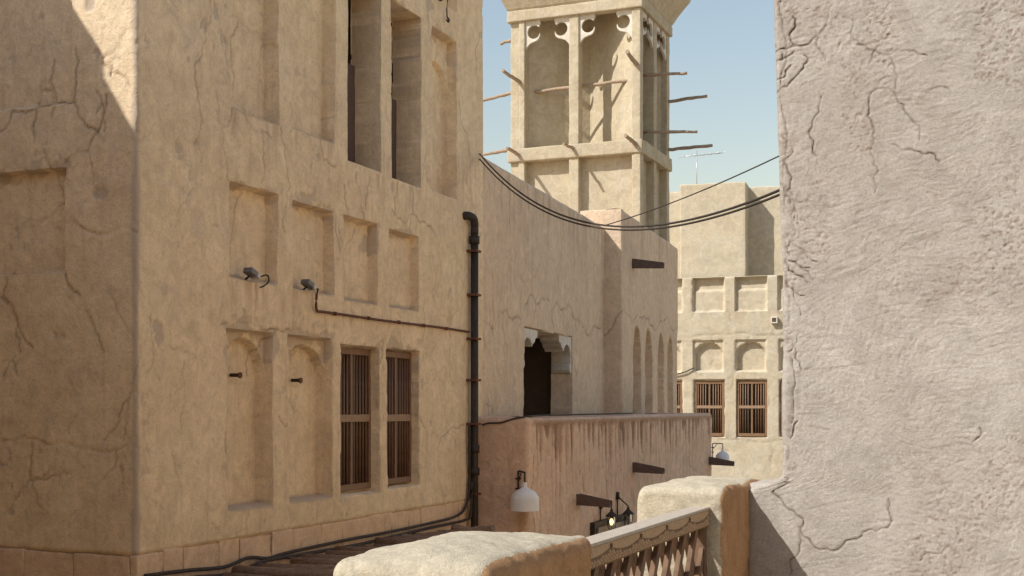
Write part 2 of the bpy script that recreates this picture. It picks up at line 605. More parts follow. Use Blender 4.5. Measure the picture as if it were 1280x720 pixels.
    def wander(self, n, t0, t1, z0, z1, seed=0, w=.008, depth=.015, length=(.25, .9), dark=.7, vertical=.8):
        rr = random.Random(seed)
        for i in range(n):
            t = rr.uniform(t0, t1); z = rr.uniform(z0, z1); L = rr.uniform(*length)
            an = -math.pi / 2 + rr.gauss(0, .35) if rr.random() < vertical else rr.uniform(-.3, .3)
            pts = [(t, z)]
            for k in range(3):
                an += rr.gauss(0, .3)
                t += math.cos(an) * L / 3; z += math.sin(an) * L / 3
                pts.append((t, z))
            self.crack(pts, w * rr.uniform(.6, 1.2), depth, .12, seed + i, dark * rr.uniform(.5, 1))
            if rr.random() < .4:
                p = pts[1]; a2 = an + rr.choice((-1, 1)) * .8
                self.crack([p, (p[0] + math.cos(a2) * L * .3, p[1] + math.sin(a2) * L * .3)], w * .7, depth, .12, seed + i + 99, dark * .7)

    def flakes(self, thr=.42, depth=.007, freq=2.2, seed=0, near=.22, gain=.5, amount=.75):
        """places where the top coat has come away, mostly over the heads of the niches"""
        n = fbm(self.T * freq, self.Z * freq * .8, 0.0, 5, 70 + seed, .6)
        n = n + gain * np.clip(1 - self.edge / near, 0, 1)
        m = sstep(thr, thr + .05, n)
        self.D -= depth * m
        self.chip = np.maximum(self.chip, m * amount)

    def build(self, name, mat, parent=None, thick=.4, round_top=.05, seed=0, bottom_close=False):
        br = sstep(-.30, .30, fbm(self.T * 3.3, self.Z * 3.3, 0.0, 3, 510 + seed)) * .55 + .45
        self.crk = self.crk * br
        D = self.D - self.cdep * br
        xy = self.base[None] + self.nrm[None] * D[..., None]
        if np.any(self.side):
            tang = np.stack([-self.nrm[:, 1], self.nrm[:, 0]], 1)
            xy = xy + tang[None] * self.side[..., None]
        xy = xy + self.push[..., None] * RX
        X = np.concatenate([xy, self.Z[..., None]], -1)
        nz, nt = self.T.shape
        rows = [X]
        at = {'crack': [self.crk], 'stain': [self.stain], 'chip': [self.chip]}
        ztop = self.z[-1]
        topw = .02 * fbm(self.t * 1.3, self.t * 0, 0.0, 4, seed + 3)
        zero = np.zeros((1, nt))
        for ins, dz in ((round_top * .3, round_top * .7), (round_top, round_top), (thick * .5, round_top * 1.25), (thick, round_top)):
            r = np.concatenate([self.base - self.nrm * ins, (np.full(nt, ztop) + dz + topw)[:, None]], 1)
            rows.append(r[None]);
            for k in at: at[k].append(zero)
        V = np.concatenate(rows)
        n2 = V.shape[0]
        idx = np.arange(n2 * nt).reshape(n2, nt)
        F = np.stack([idx[:-1, :-1], idx[:-1, 1:], idx[1:, 1:], idx[1:, :-1]], -1)
        keep = np.ones(F.shape[:2], bool)
        h = self.hole
        keep[:nz - 1] = ~(h[:-1, :-1] & h[:-1, 1:] & h[1:, 1:] & h[1:, :-1])
        F = F[keep]
        me = mesh_quads(name, V.reshape(-1, 3), F, True, {k: np.concatenate(v) for k, v in at.items()})
        me.set_sharp_from_angle(angle=math.radians(50))
        return put(name, me, mat, parent)

CR_A = [[(1.22,4.46),(1.08,3.89),(0.95,3.64),(0.96,2.83)],[(1.52,4.14),(1.55,3.75),(1.65,3.41)],[(1.65,3.36),(1.49,2.84),(1.57,2.54)],[(1.85,3.36),(2.16,3.2),(2.43,3.18)],[(2.21,3.25),(2.3,2.8)],[(2.1,2.49),(1.88,2.0),(1.8,1.62)],[(2.86,3.67),(2.91,3.39)],[(2.64,3.34),(2.77,2.93),(2.86,2.68),(2.73,2.1)],[(3.54,3.42),(3.67,3.14),(3.98,3.12)],[(4.51,3.13),(4.62,2.88),(4.73,2.52)],[(4.89,3.12),(4.8,2.67)],[(7.78,5.13),(7.9,4.53),(8.18,4.26),(8.12,3.55)],[(4.73,2.41),(4.4,1.89),(4.34,1.46)],[(3.92,2.54),(3.98,2.26),(4.1,2.02)],[(1.43,0.91),(1.96,0.96),(2.55,0.92),(2.93,0.93)],[(2.55,0.89),(2.3,0.36)],[(3.28,0.21),(3.15,-0.12)],[(1.68,0.52),(1.58,0.34),(1.65,-0.2),(1.6,-0.83)],[(0.2,0.92),(0.25,0.64),(0.14,0.35)],[(0.25,0.64),(0.36,0.27)],[(6.31,0.33),(6.36,-0.02),(6.63,-0.32)],[(2.13,1.42),(2.1,1.05)],[(2.64,-0.12),(2.75,-0.23),(2.86,-0.21)],[(5.72,3.16),(5.6,2.69)],[(6.18,3.21),(6.1,2.59)],[(1.96,-1.21),(1.9,-1.48)],[(4.19,2.9),(4.29,2.6)],[(7.05,-0.63),(7.42,-0.4),(8.02,-0.28)],[(0.0,1.73),(0.9,1.8),(1.57,1.78)],[(0.0,-0.4),(0.76,-0.41),(1.57,-0.47)],[(5.12,0.84),(5.31,0.92),(5.21,0.59)],[(8.66,6.12),(8.56,5.31)],[(1.8,4.4),(1.88,4.24),(2.05,4.47)],[(1.88,4.24),(1.96,3.85),(1.93,3.56)],[(5.55,2.77),(6.31,2.79),(7.07,2.53)]]
CR_D = [[(-1.79,1.17),(-1.57,0.95),(-1.51,0.57)],[(-1.75,0.32),(-1.62,0.49),(-1.55,0.32)],[(0.04,0.63),(-0.07,0.23),(-0.22,-0.06),(-0.42,-0.34)],[(-0.12,0.06),(-0.17,-0.34)],[(-0.39,3.18),(-0.5,2.81),(-0.6,2.71),(-0.52,2.23)],[(-0.78,3.69),(-0.81,3.14),(-0.62,2.86),(-0.5,2.81)],[(-1.09,3.6),(-1.11,3.31),(-1.25,3.31)],[(-1.11,3.33),(-1.08,3.19)],[(-1.79,2.91),(-1.62,3.11),(-1.14,3.15),(-0.78,3.15)],[(-1.79,-0.38),(-1.14,-0.4),(-0.0,-0.42)],[(-1.3,3.18),(-1.33,2.75)],[(-0.93,2.51),(-0.62,2.61)],[(-0.93,1.39),(-0.73,1.14)],[(-0.32,3.44),(-0.34,3.36)],[(-0.0,1.76),(-0.52,1.77),(-1.79,1.8)],[(-1.46,-1.53),(-1.48,-1.74)],[(-0.81,-1.54),(-0.79,-1.71)],[(-1.7,1.42),(-1.76,1.15),(-1.55,0.87),(-1.48,0.74),(-1.35,0.61)]]
CR_E = [[(-1.077,2.435),(-1.101,2.365),(-1.162,2.25),(-1.124,2.101)],[(-1.148,2.263),(-1.287,2.21),(-1.453,2.149)],[(-1.292,2.387),(-1.292,2.216)],[(-1.234,2.146),(-1.244,2.064),(-1.307,1.997),(-1.428,1.9),(-1.453,1.853)],[(-1.02,2.356),(-0.964,2.301),(-0.964,2.205),(-0.834,2.119),(-0.755,2.063),(-0.719,1.964),(-0.742,1.871),(-0.65,1.707),(-0.605,1.575)],[(-0.778,2.089),(-0.65,2.105),(-0.56,2.072)],[(-0.732,1.861),(-0.866,1.883),(-0.894,1.742),(-0.866,1.619),(-0.857,1.475),(-0.852,1.283)],[(-1.148,1.885),(-1.186,1.766),(-1.177,1.522)],[(-1.379,1.699),(-1.345,1.599)],[(-1.316,1.582),(-1.341,1.436),(-1.355,1.315),(-1.331,1.24)],[(-0.764,1.564),(-0.493,1.439)],[(-1.414,-0.453),(-1.258,-0.557),(-1.182,-0.642),(-1.153,-0.787),(-1.201,-0.935),(-1.21,-1.033)],[(-1.153,-0.738),(-0.997,-0.878),(-0.903,-0.802),(-0.787,-0.749),(-0.719,-0.675)],[(-0.732,-0.552),(-0.728,-0.628),(-0.714,-0.685)],[(-0.582,-0.907),(-0.551,-0.859),(-0.439,-0.812)],[(-0.307,-0.205),(-0.272,-0.126)],[(-0.426,1.842),(-0.537,1.867)],[(-0.834,2.143),(-0.88,2.052)]]
CR_B = [[(-0.35,1.33),(1.64,1.55),(2.64,1.89),(4.33,1.89),(6.26,1.82),(8.65,1.8)],[(3.29,2.09),(2.64,1.41)],[(4.33,1.86),(4.45,1.52)],[(5.91,1.97),(6.39,1.58)],[(7.33,1.89),(7.55,1.64)],[(5.98,1.47),(6.39,0.65)],[(2.64,4.32),(2.75,3.08)],[(1.64,4.28),(1.54,3.07)],[(4.33,4.38),(4.21,3.1)],[(0.49,2.26),(0.62,1.19)],[(1.16,3.92),(1.07,3.42)],[(6.26,4.16),(6.12,2.99)],[(5.26,4.2),(5.32,3.4)],[(7.71,4.14),(7.78,3.44)]]

# ================================================================== the ground
bm = bmesh.new()
bmesh.ops.create_grid(bm, x_segments=40, y_segments=40, size=300)
g = put('street_ground', from_bm('street_ground', bm), 'ground', None, Matrix.Translation((0, 100, STREET)))
structure(g)
t_ = rough_box('terrace_floor', -2.22, 6.5, -5, 8.0, STREET - .1, TERRACE, 'ground', None, .3, .02, .012)
structure(t_)

RNG = random.Random(4)

# ================================================================== left house: shaded long front and its end wall
house = thing('plaster_house', 'tall sand-coloured plaster house on the left with rows of niches', 'house', W(-8.342, 14.9, STREET))
A0, B0 = -8.342, 10.543
R = Relief([(-15, B0), (-10.7, B0), (A0, B0), (A0, B0 + 8.79), (-13, B0 + 8.79)], [.25, .020, .0185, .2],
           [(STREET - .1, -2.4, .4), (-2.4, 6.9, .020), (6.9, 9.0, .2)], .035, 2)
R.swell(seed=1)
R.D += .014 * fbm(R.T * .9, R.Z * .35, 0.0, 3, 17)
BAYS = [(1.60, 2.57), (2.91, 3.92), (4.20, 5.18), (5.48, 6.42), (6.88, 7.75)]
# top row out of sight above, upper row, middle row, lower row
for i, (t0, t1) in enumerate(BAYS):
    R.niche(t0, t1, 6.2, 7.6, .15, seed=i)
R.niche(1.62, 2.59, 3.38, 5.73, .19, .009, .018, seed=11)
R.niche(2.93, 3.94, 3.42, 5.73, .18, .009, .016, seed=12)
R.niche(4.29, 5.21, 3.25, 5.73, .46, .009, .014, seed=13, hole=True)
R.niche(5.55, 6.47, 3.24, 5.73, .46, .009, .014, seed=14, hole=True)
R.niche(6.88, 7.75, 3.26, 5.72, .15, .009, .014, seed=15)
R.niche(6.90, 7.735, 3.27, 5.30, .09, .012, .006, arch=4.86, seed=15, flake=False)
for i, (t0, t1, z0, z1, d) in enumerate(((1.61, 2.57, 1.47, 2.53, .155), (2.93, 3.92, 1.45, 2.51, .145), (4.19, 5.12, 1.42, 2.50, .14), (5.47, 6.39, 1.42, 2.48, .13))):
    R.niche(t0, t1, z0, z1, d, .009, .016, seed=21 + i)
for i, (t0, t1, ar, sp) in enumerate(((1.58, 2.49, .78, .30), (2.87, 3.88, .76, .33))):
    R.niche(t0, t1, -1.16, .86, .11, .009, .012, seed=31 + i)
    R.niche(t0 + .015, t1 - .015, -1.15, ar, .12, .012, .006, arch=sp, seed=31 + i, flake=False)
R.niche(4.12, 5.19, -1.17, .80, .20, .016, .022, seed=41, hole=True)
R.niche(5.43, 6.41, -1.15, .80, .20, .016, .022, seed=42, hole=True)
# shallow panels on the end wall
R.niche(-4.0, -.83, 3.14, 5.6, .05, .009, .016, seed=51)
R.niche(-4.0, -.93, 1.39, 2.47, .11, .009, .010, seed=52)
for i, c in enumerate(CR_A):
    if i not in (28, 29):
        R.crack(c, .009 if i % 3 else .012, .012, .12, i, .6)
for i, c in enumerate(CR_D):
    R.crack(c, .009 if i % 2 else .013, .016, .10, 60 + i, .7 if i not in (9, 14) else .2)
R.wander(46, .2, 8.6, -1.3, 6.4, 5, .007, .010, (.2, .8), .4)
R.wander(14, -2.1, -.1, -1.3, 4.2, 6, .008, .014, (.2, .7), .7)
R.flakes(.45, .013, 2.6, 2, .18, .45, .7)
R.flakes(.48, .006, 5.0, 12, .12, .4, .55)
# run-off stains below the sills
for (t0, t1, z, L) in ((1.6, 2.6, 3.36, .5), (2.9, 3.9, 3.4, .45), (4.25, 6.5, 3.2, .4), (1.6, 2.6, 1.45, .5), (2.9, 3.9, 1.43, .3), (1.5, 2.5, -1.2, .3), (1.5, 3.95, 1.05, .2), (4.1, 6.5, 1.0, .2)):
    n = fbm(R.T * 7, R.Z * .9, 0.0, 3, 91)
    m = sstep(t0 - .05, t0 + .05, R.T) * sstep(t1 + .05, t1 - .05, R.T) * sstep(z + .02, z - .02, R.Z) * sstep(z - L, z, R.Z)
    R.stain = np.maximum(R.stain, .55 * m * sstep(.0, .4, n))
# dusty damp edge along the corner and the seam lines
for t0, t1, z0 in ((1.58, 2.49, -1.16), (2.87, 3.88, -1.16), (1.62, 2.59, 3.38), (2.93, 3.94, 3.42), (1.61, 2.57, 1.47), (2.93, 3.92, 1.45), (4.19, 5.12, 1.42), (5.47, 6.39, 1.42)):
    m = sstep(t0 - .02, t0 + .03, R.T) * sstep(t1 + .02, t1 - .03, R.T) * sstep(.05, .02, np.abs(R.Z - z0 - .005) + .02 * fbm(R.T * 9, R.Z * 9, 0.0, 2, 33))
    R.chip = np.maximum(R.chip, .75 * m); R.stain = np.maximum(R.stain, .5 * m)
R.D -= .05 * sstep(-1.47, -1.53, R.Z)
edge_n = fbm(R.Z * 2.4, R.T * .5, 0.0, 4, 77)
R.chip = np.maximum(R.chip, .8 * sstep(.05, -.0, np.abs(R.T + .02) - .05 * (edge_n + .35)))
R.D -= (.004 + .028 * sstep(.05, .5, fbm(R.Z * 3.2, R.T * .8, 0.0, 4, 88, .6))) * np.exp(-(R.T / .035) ** 2)
for t0, t1 in ((4.25, 5.25), (5.5, 6.5)):  # shade of the deep reveals painted on as brown, by depth
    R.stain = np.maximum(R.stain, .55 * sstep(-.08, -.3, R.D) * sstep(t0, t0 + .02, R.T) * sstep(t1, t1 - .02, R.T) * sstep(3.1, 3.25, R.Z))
R.side += .012 * fbm(R.Z * 1.5, R.T * .2, 0.0, 3, 13) * sstep(8.3, 8.75, R.T)
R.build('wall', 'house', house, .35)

# the rest of the house: rear block, roof, and the room behind the two barred windows
rough_box('rear_block', -18, -12.2, B0 + .6, B0 + 8.4, STREET - .05, 8.6, 'house', house, .6, .03, .02)
rough_box('roof', -18, A0 - .3, B0 + .3, B0 + 8.5, 8.2, 8.45, 'house', house, .6, .03, .01)


def room(name, parent, F, x0, x1, y0, y1, z0, z1):
    bm = bmesh.new()
    v = [bm.verts.new(F @ Vector(c)) for c in ((x0, y0, z0), (x1, y0, z0), (x1, y1, z0), (x0, y1, z0), (x0, y0, z1), (x1, y0, z1), (x1, y1, z1), (x0, y1, z1))]
    for f in ((0, 1, 2, 3), (7, 6, 5, 4), (1, 5, 6, 2), (0, 3, 7, 4), (3, 2, 6, 7)):
        bm.faces.new([v[i] for i in f])
    me = bpy.data.meshes.new(name); bm.to_mesh(me); bm.free()
    return put(name, me, 'inside', parent)


def wall_frame(p, tdir):
    """local x along the wall, y into it, z up"""
    tx, ty = tdir
    return Matrix(((tx, -ty, 0, p[0]), (ty, tx, 0, p[1]), (0, 0, 1, 0), (0, 0, 0, 1)))


FA = wall_frame((W(A0, B0, 0).x, W(A0, B0, 0).y), DX)
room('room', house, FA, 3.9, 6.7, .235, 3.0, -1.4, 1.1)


def window(parent, F, t0, t1, z0, z1, y0, wood, bars, mid, bar_mat='bar_wood', stile=.07):
    bm = bmesh.new()
    y1 = y0 + .07
    box_bm(bm, (t0, y0, z0), (t0 + stile, y1, z1)); box_bm(bm, (t1 - stile, y0, z0), (t1, y1, z1))
    box_bm(bm, (t0 + stile, y0 + .003, z1 - stile * 1.3), (t1 - stile, y1, z1)); box_bm(bm, (t0 + stile, y0 - .015, z0), (t1 - stile, y1, z0 + stile * 1.2))
    bmesh.ops.bevel(bm, geom=bm.edges[:], offset=.005, segments=1, affect='EDGES')
    bmesh.ops.transform(bm, matrix=F, verts=bm.verts[:])
    w = put('window', from_bm('window', bm), wood, parent)
    tc = (t0 + t1) / 2
    boxes('mid_rail', [((t0 + stile, y0 - .008, mid - .05), (t1 - stile, y0 + .05, mid + .05))], 'rail_bar', w, F)
    boxes('mullion', [((tc - .03, y0 + .004, mid + .051), (tc + .03, y0 + .05, z1 - stile * 1.3 - .001)), ((tc - .03, y0 + .004, z0 + stile * 1.2 + .001), (tc + .03, y0 + .05, mid - .051))], wood, w, F)
    me = None
    span = (t1 - t0 - 2 * stile)
    for k in range(bars):
        x = t0 + stile + span * (k + .5) / bars
        if abs(x - tc) < .045:
            continue
        if me is None:
            h = z1 - z0 - stile * 2.4
            me = tube_mesh('bar', [(0, 0, -h / 2), (0, 0, h / 2)], .0185, 8)
            me.materials.append(M[bar_mat])
        p = F @ Vector((x, y0 + .032, (z0 + z1) / 2 - .003))
        put('bar', me, None, w, Matrix.Translation(p))
    bm = bmesh.new()
    box_bm(bm, (t0 + stile * .5, y0 + .056, z0 + .03), (t1 - stile * .5, y0 + .062, z1 - .03))
    bmesh.ops.transform(bm, matrix=F, verts=bm.verts[:])
    put('pane', from_bm('pane', bm), 'glass', w)
    return w


window(house, FA, 4.10, 5.20, -1.13, .79, .140, 'win_wood', 11, -.16)
window(house, FA, 5.41, 6.43, -1.11, .79, .125, 'win_wood', 11, -.165)
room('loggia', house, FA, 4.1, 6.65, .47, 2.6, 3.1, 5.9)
# wooden shutters standing at the back of the two deep openings
for t0, t1, z1 in ((4.27, 5.23, 4.75), (5.53, 6.49, 4.55)):
    boxes('shutter', [((t0, .40, 3.25), (t0 + .3, .44, z1)), ((t0 + .305, .405, 3.25), (t0 + .62, .445, z1)), ((t0 + .625, .40, 3.25), (t1, .44, z1))], 'spout', house, FA)
    put('peg', tube_mesh('peg', [FA @ Vector((t0 + .55, .62, 4.95)), FA @ Vector((t0 + .55, .33, 4.93))], [.05, .045], 10), 'white_plaster', house)

# plinth blocks round the foot of the house
t = .0
i = 0
while t < 8.05:
    w = RNG.uniform(.32, .74)
    t1 = min(t + w, 8.09)
    o = RNG.uniform(-.012, .012)
    rough_box('plinth_block', A0 - .09, A0 + .004 + o * .6, B0 + t + (.0 if i else -.004), B0 + t1 - RNG.uniform(.002, .009), -2.35, -1.505 + RNG.uniform(-.012, .012), 'plinth', house, .06, .010, .022, 3, .006, seed=i)
    t = t1; i += 1
t = -.095
while t > -3.0:
    w = RNG.uniform(.35, .75)
    rough_box('plinth_block', A0 + t - w + RNG.uniform(.002, .009), A0 + t, B0 - .006 + RNG.uniform(-.006, .006), B0 + .09, -2.35, -1.51 + RNG.uniform(-.012, .012), 'plinth', house, .06, .010, .022, 3, .006, seed=i)
    t -= w; i += 1


def on_a(t, out, z):
    return FA @ Vector((t, -out, z))


# ------------------------------------------------------------------ fittings on the left house
dp = thing('drainpipe', 'black drainpipe running down the house edge beside the barred windows', 'drainpipe', on_a(8.21, .09, STREET))
put('pipe', tube_mesh('pipe', [on_a(8.21, .1, 2.78), on_a(8.21, .1, STREET)], .062, 16), 'pipe', dp)
el = spline([on_a(7.99, -.02, 3.02), on_a(8.05, .06, 3.03), on_a(8.16, .1, 3.0), on_a(8.21, .1, 2.9), on_a(8.21, .1, 2.76)], 5)
put('elbow', tube_mesh('elbow', el, .066, 14), 'pipe', dp)
for z in (2.72, -.62, -.98):
    put('collar', tube_mesh('collar', [on_a(8.21, .1, z), on_a(8.21, .1, z - .12)], .082, 16), 'pipe', dp)
for z in (2.48, 1.78, 1.08, .42, -.28, -1.4):
    boxes('clamp', [((8.10, -.185, z - .018), (8.29, .03, z + .018))], 'rust', dp, FA, .004)

cd = tag(put('conduit', tube_mesh('conduit', spline([on_a(3.41, .05, 1.42), on_a(3.405, .045, 1.30), on_a(3.42, .04, 1.22), on_a(3.49, .035, 1.192), on_a(3.7, .03, 1.20), on_a(5.4, .035, 1.19), on_a(7.0, .03, 1.20), on_a(8.14, .04, 1.19)], 6), .017, 8), 'rust'),
          'thin rusty conduit running level from a floodlight to the drainpipe', 'conduit')
for t in (3.9, 4.8, 5.7, 6.5, 7.3):
    put('clip', tube_mesh('clip', [on_a(t - .03, .033, 1.195), on_a(t + .03, .033, 1.195)], .026, 8), 'rust', cd)


def floodlight(t, z, label, cable):
    f = thing('floodlight', label, 'floodlight', on_a(t, .0, z - .05), 'small floodlights on the niche sills')
    Fm = FA @ Matrix.Translation((t, -.03, z + .01)) @ Matrix.Rotation(math.radians(20), 4, 'Y')
    boxes('housing', [((-.10, -.06, -.03), (.04, .06, .035))], 'grey_metal', f, Fm, .012)
    boxes('lens', [((.041, -.058, -.028), (.11, .058, .033))], 'pale_metal', f, Fm, .02)
    put('bracket', tube_mesh('bracket', [on_a(t - .02, .02, z - .01), on_a(t - .02, -.05, z - .06)], .012, 6), 'iron', f)
    put('lead', tube_mesh('lead', spline([on_a(*c) for c in cable], 6), .010, 6), 'cable', f)


floodlight(2.00, 1.52, 'small floodlight on the sill of the middle-row niche nearest the house corner', [(2.08, .04, 1.48), (2.2, .1, 1.53), (2.24, .1, 1.46), (2.19, .06, 1.40), (2.15, .04, 1.385)])
floodlight(3.25, 1.50, 'small floodlight on the niche sill where the rusty conduit starts', [(3.28, .04, 1.46), (3.40, .07, 1.47), (3.41, .06, 1.44), (3.41, .05, 1.40)])
for t, z, lb in ((1.92, .36, 'small dark spotlight in the arched niche nearest the house corner'), (3.24, .325, 'small dark spotlight in the arched niche beside the barred windows')):
    s = thing('niche_spotlight', lb, 'spotlight', on_a(t, -.15, z), 'spotlights in the arched niches')
    put('body', tube_mesh('body', [on_a(t, -.21, z + .0), on_a(t, -.13, z), on_a(t, -.10, z), on_a(t, -.085, z - .002)], [.022, .022, .026, .034], 12), 'iron', s)
    put('rim', tube_mesh('rim', [on_a(t, -.085, z - .002), on_a(t, -.07, z - .003)], .037, 12), 'rust', s)
hk = thing('hanging_hook', 'short dark chain with hook hanging near the house roof corner', 'hook', on_a(7.30, .03, 5.92))
put('chain', tube_mesh('chain', [on_a(7.30, .05, 6.24), on_a(7.29, .04, 6.1), on_a(7.30, .04, 5.97)], .011, 6), 'iron', hk)
put('hook', tube_mesh('hook', spline([on_a(7.30, .04, 5.98), on_a(7.33, .06, 5.94), on_a(7.30, .06, 5.90), on_a(7.26, .05, 5.93)], 4), .014, 6), 'iron', hk)
fl = thing('roof_floodlight', 'pale floodlight on the high sill above the hanging hook', 'floodlight', on_a(7.2, 0, 6.2))
boxes('housing', [((6.98, -.10, 6.21), (7.22, .05, 6.32))], 'pale_metal', fl, FA, .015)
boxes('yoke', [((7.05, -.03, 6.18), (7.15, .03, 6.212))], 'iron', fl, FA, .004)

CAB1 = [(0.04, -1.71), (0.76, -1.74), (1.42, -1.78), (1.88, -1.73), (2.3, -1.78), (2.73, -1.76), (4.19, -1.745), (5.31, -1.75), (6.57, -1.74), (7.57, -1.71), (7.96, -1.57), (8.09, -1.17), (8.10, -.3)]
CAB2 = [(0.3, -1.84), (0.76, -1.82), (1.57, -1.87), (2.13, -1.80), (3.0, -1.81), (4.19, -1.83), (5.31, -1.82), (6.57, -1.80), (7.87, -1.79), (8.08, -1.68), (8.13, -1.2)]
tag(put('upper_cable', tube_mesh('upper_cable', spline([on_a(t, .06, z) for t, z in CAB1], 6), .021, 8), 'cable'), 'thick black cable sagging along the plinth, the upper one that climbs the drainpipe', 'cable', 'cables along the plinth')
tag(put('lower_cable', tube_mesh('lower_cable', spline([on_a(t, .09, z) for t, z in CAB2], 6), .023, 8), 'cable'), 'thick black cable lying lower, on the log ends along the plinth', 'cable', 'cables along the plinth')

# ------------------------------------------------------------------ log roof over the alley
pg = thing('log_pergola', 'palm-log roof over the alley at the foot of the left house', 'pergola', W(-5, 15, STREET))
for k in range(17):
    b = B0 + .35 + k * .41 + RNG.uniform(-.07, .07)
    a0 = A0 + RNG.uniform(.06, .34); a1 = (-2.3 if k < 13 else -7.35) + RNG.uniform(-.1, .05)
    z = -1.86 + RNG.uniform(-.02, .035)
    r0 = RNG.uniform(.055, .075)
    n = 12
    pts = []; rr = []
    sk = RNG.uniform(-.12, .12)
    for q in range(n + 1):
        f = q / n
        pts.append(W(a0 + (a1 - a0) * f, b + sk * f + .02 * math.sin(f * 5 + k), z + .018 * math.sin(f * 6 + k * 1.7)))
        rr.append(r0 * (1 + .10 * math.sin(f * 17 + k) + RNG.uniform(-.06, .06)))
    put('log', tube_mesh('log', pts, rr, 10, True, .07, k), 'log', pg)
put('wall_plate', tube_mesh('wall_plate', [W(A0 + .22, B0 + .2, -2.06), W(A0 + .22, B0 + 7.3, -2.06)], .07, 10), 'log', pg)
put('edge_beam', tube_mesh('edge_beam', [W(-2.6, B0 + .2, -2.00), W(-2.6, B0 + 5.6, -2.00)], .08, 10), 'log', pg)
for b in (B0 + .6, B0 + 3.0, B0 + 5.5):
    put('post', tube_mesh('post', [W(-2.6, b, STREET), W(-2.6, b, -2.08)], .08, 10), 'log', pg)
lash = [on_a(2.55, .14, -1.80), on_a(2.75, .25, -1.83), on_a(2.85, .34, -1.84), on_a(2.8, .5, -1.86), on_a(3.05, .62, -1.84), on_a(3.2, .8, -1.86)]
tag(put('loose_cable_end', tube_mesh('loose_cable_end', spline(lash, 5), .016, 6), 'cable'), 'tangled loose cable end lying on the palm logs', 'cable')

# ================================================================== middle house: wall with the balcony opening
mid = thing('middle_house', 'shaded plaster house in the middle with a bracketed balcony opening', 'house', W(-9.2, 27, STREET))
P0 = np.array((-8.36, 19.2)); P1 = np.array((-9.12, 28.2))
R = Relief([tuple(P0), tuple(P1), tuple(P1 + (P1 - P0) * .1)], [.03, .3], [(STREET, -1.35, .8), (-1.35, 4.08, .03)], .03, 0)
R.swell(((.35, .03), (1.6, .013), (6, .004), (17, .002)), seed=21)
R.niche(2.60, 6.10, -1.28, 1.43, .45, .02, .02, seed=2, hole=True)
for i, c in enumerate(CR_B):
    R.crack([(t + .13, z) for t, z in c], .014, .022, .14, 200 + i, .6)
R.wander(18, .2, 8.9, 1.6, 4.0, 31, .012, .009, (.3, 1.1), .3, .92)
R.wander(12, .2, 2.4, -.4, 1.6, 32, .012, .016, (.3, .8), .5)
R.flakes(.46, .007, 1.8, 5, .3, .4, .5)
n = fbm(R.T * 4.5, R.Z * .5, 0.0, 3, 92)
R.stain = np.maximum(R.stain, .5 * sstep(2.9, 4.1, R.Z) * sstep(.05, .45, n))
R.build('wall', 'mid', mid, .40, .08, 5)
tdb = (P1 - P0) / np.linalg.norm(P1 - P0)
tw = tdb[0] * RX + tdb[1] * DX
w0 = W(P0[0], P0[1], 0)
FB = wall_frame((w0.x, w0.y), tw)
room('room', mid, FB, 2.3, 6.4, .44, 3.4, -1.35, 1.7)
# cusped brackets under the lintel of the opening
arc = [(-.34 + .30 * math.cos(an), -.44 + .27 * math.sin(an)) for an in np.linspace(math.radians(150), math.radians(10), 9)]
prof = [(0, 0), (-.98, 0), (-.98, -.10), (-.93, -.15), (-.84, -.16), (-.80, -.22), (-.72, -.27), (-.66, -.25), (-.63, -.33)] + arc[1:] + [(-.05, -.47), (-.06, -.56), (-.12, -.60), (-.13, -.68), (-.08, -.745), (0, -.77)]
prism('bracket', prof, FB @ Matrix.Translation((6.11, .03, 1.445)), .40, 'white_plaster', mid, .008)
prism('bracket', [(-x, z) for x, z in prof[::-1]], FB @ Matrix.Translation((2.59, .03, 1.445)), .40, 'white_plaster', mid, .008)
# second, prouder stretch of wall with the row of tall arches
Q1 = np.array((-8.70, 28.23)); Q2 = np.array((-9.37, 35.8))
R = Relief([(-9.7, 28.15), tuple(Q1), tuple(Q2), (-13.5, 36.2)], [.03, .033, .3], [(STREET, -1.35, .8), (-1.35, 4.48, .033)], .05, 1)
R.swell(((.35, .03), (1.6, .014), (6, .005), (17, .002)), seed=27)
for i, (t0, t1) in enumerate(((1.23, 2.15), (2.73, 3.66), (4.42, 5.32), (5.97, 6.86))):
    R.niche(t0, t1, -1.2, 1.93, .5, .025, .03, arch=1.05, seed=i)
R.crack([(-.45, 1.6), (-.2, 1.9), (.02, 2.2)], .02, .03, .1, 3)
R.crack([(.0, 2.2), (1.2, 2.0), (2.6, 2.25), (4.5, 2.1), (7.4, 2.2)], .009, .02, .08, 4, .7)
R.wander(14, .2, 7.4, 2.2, 4.4, 41, .012, .009, (.4, 1.2), .3, .95)
n = fbm(R.T * 4.5, R.Z * .5, 0.0, 3, 93)
R.stain = np.maximum(R.stain, .5 * sstep(3.1, 4.5, R.Z) * sstep(.05, .45, n))
R.build('arcade_wall', 'mid', mid, .40, .07, 6)
rough_box('roof', -14.5, -9.55, 19.7, 35.6, 3.2, 3.45, 'mid', mid, .6, .03, .01)
rough_box('balcony_floor', -9.9, -7.6, 19.4, 31.4, -1.55, -1.3, 'mid', mid, .4, .02, .01)
tdq = (Q2 - Q1) / np.linalg.norm(Q2 - Q1); tq = tdq[0] * RX + tdq[1] * DX
wq = W(Q1[0], Q1[1], 0); FQ = wall_frame((wq.x, wq.y), tq)


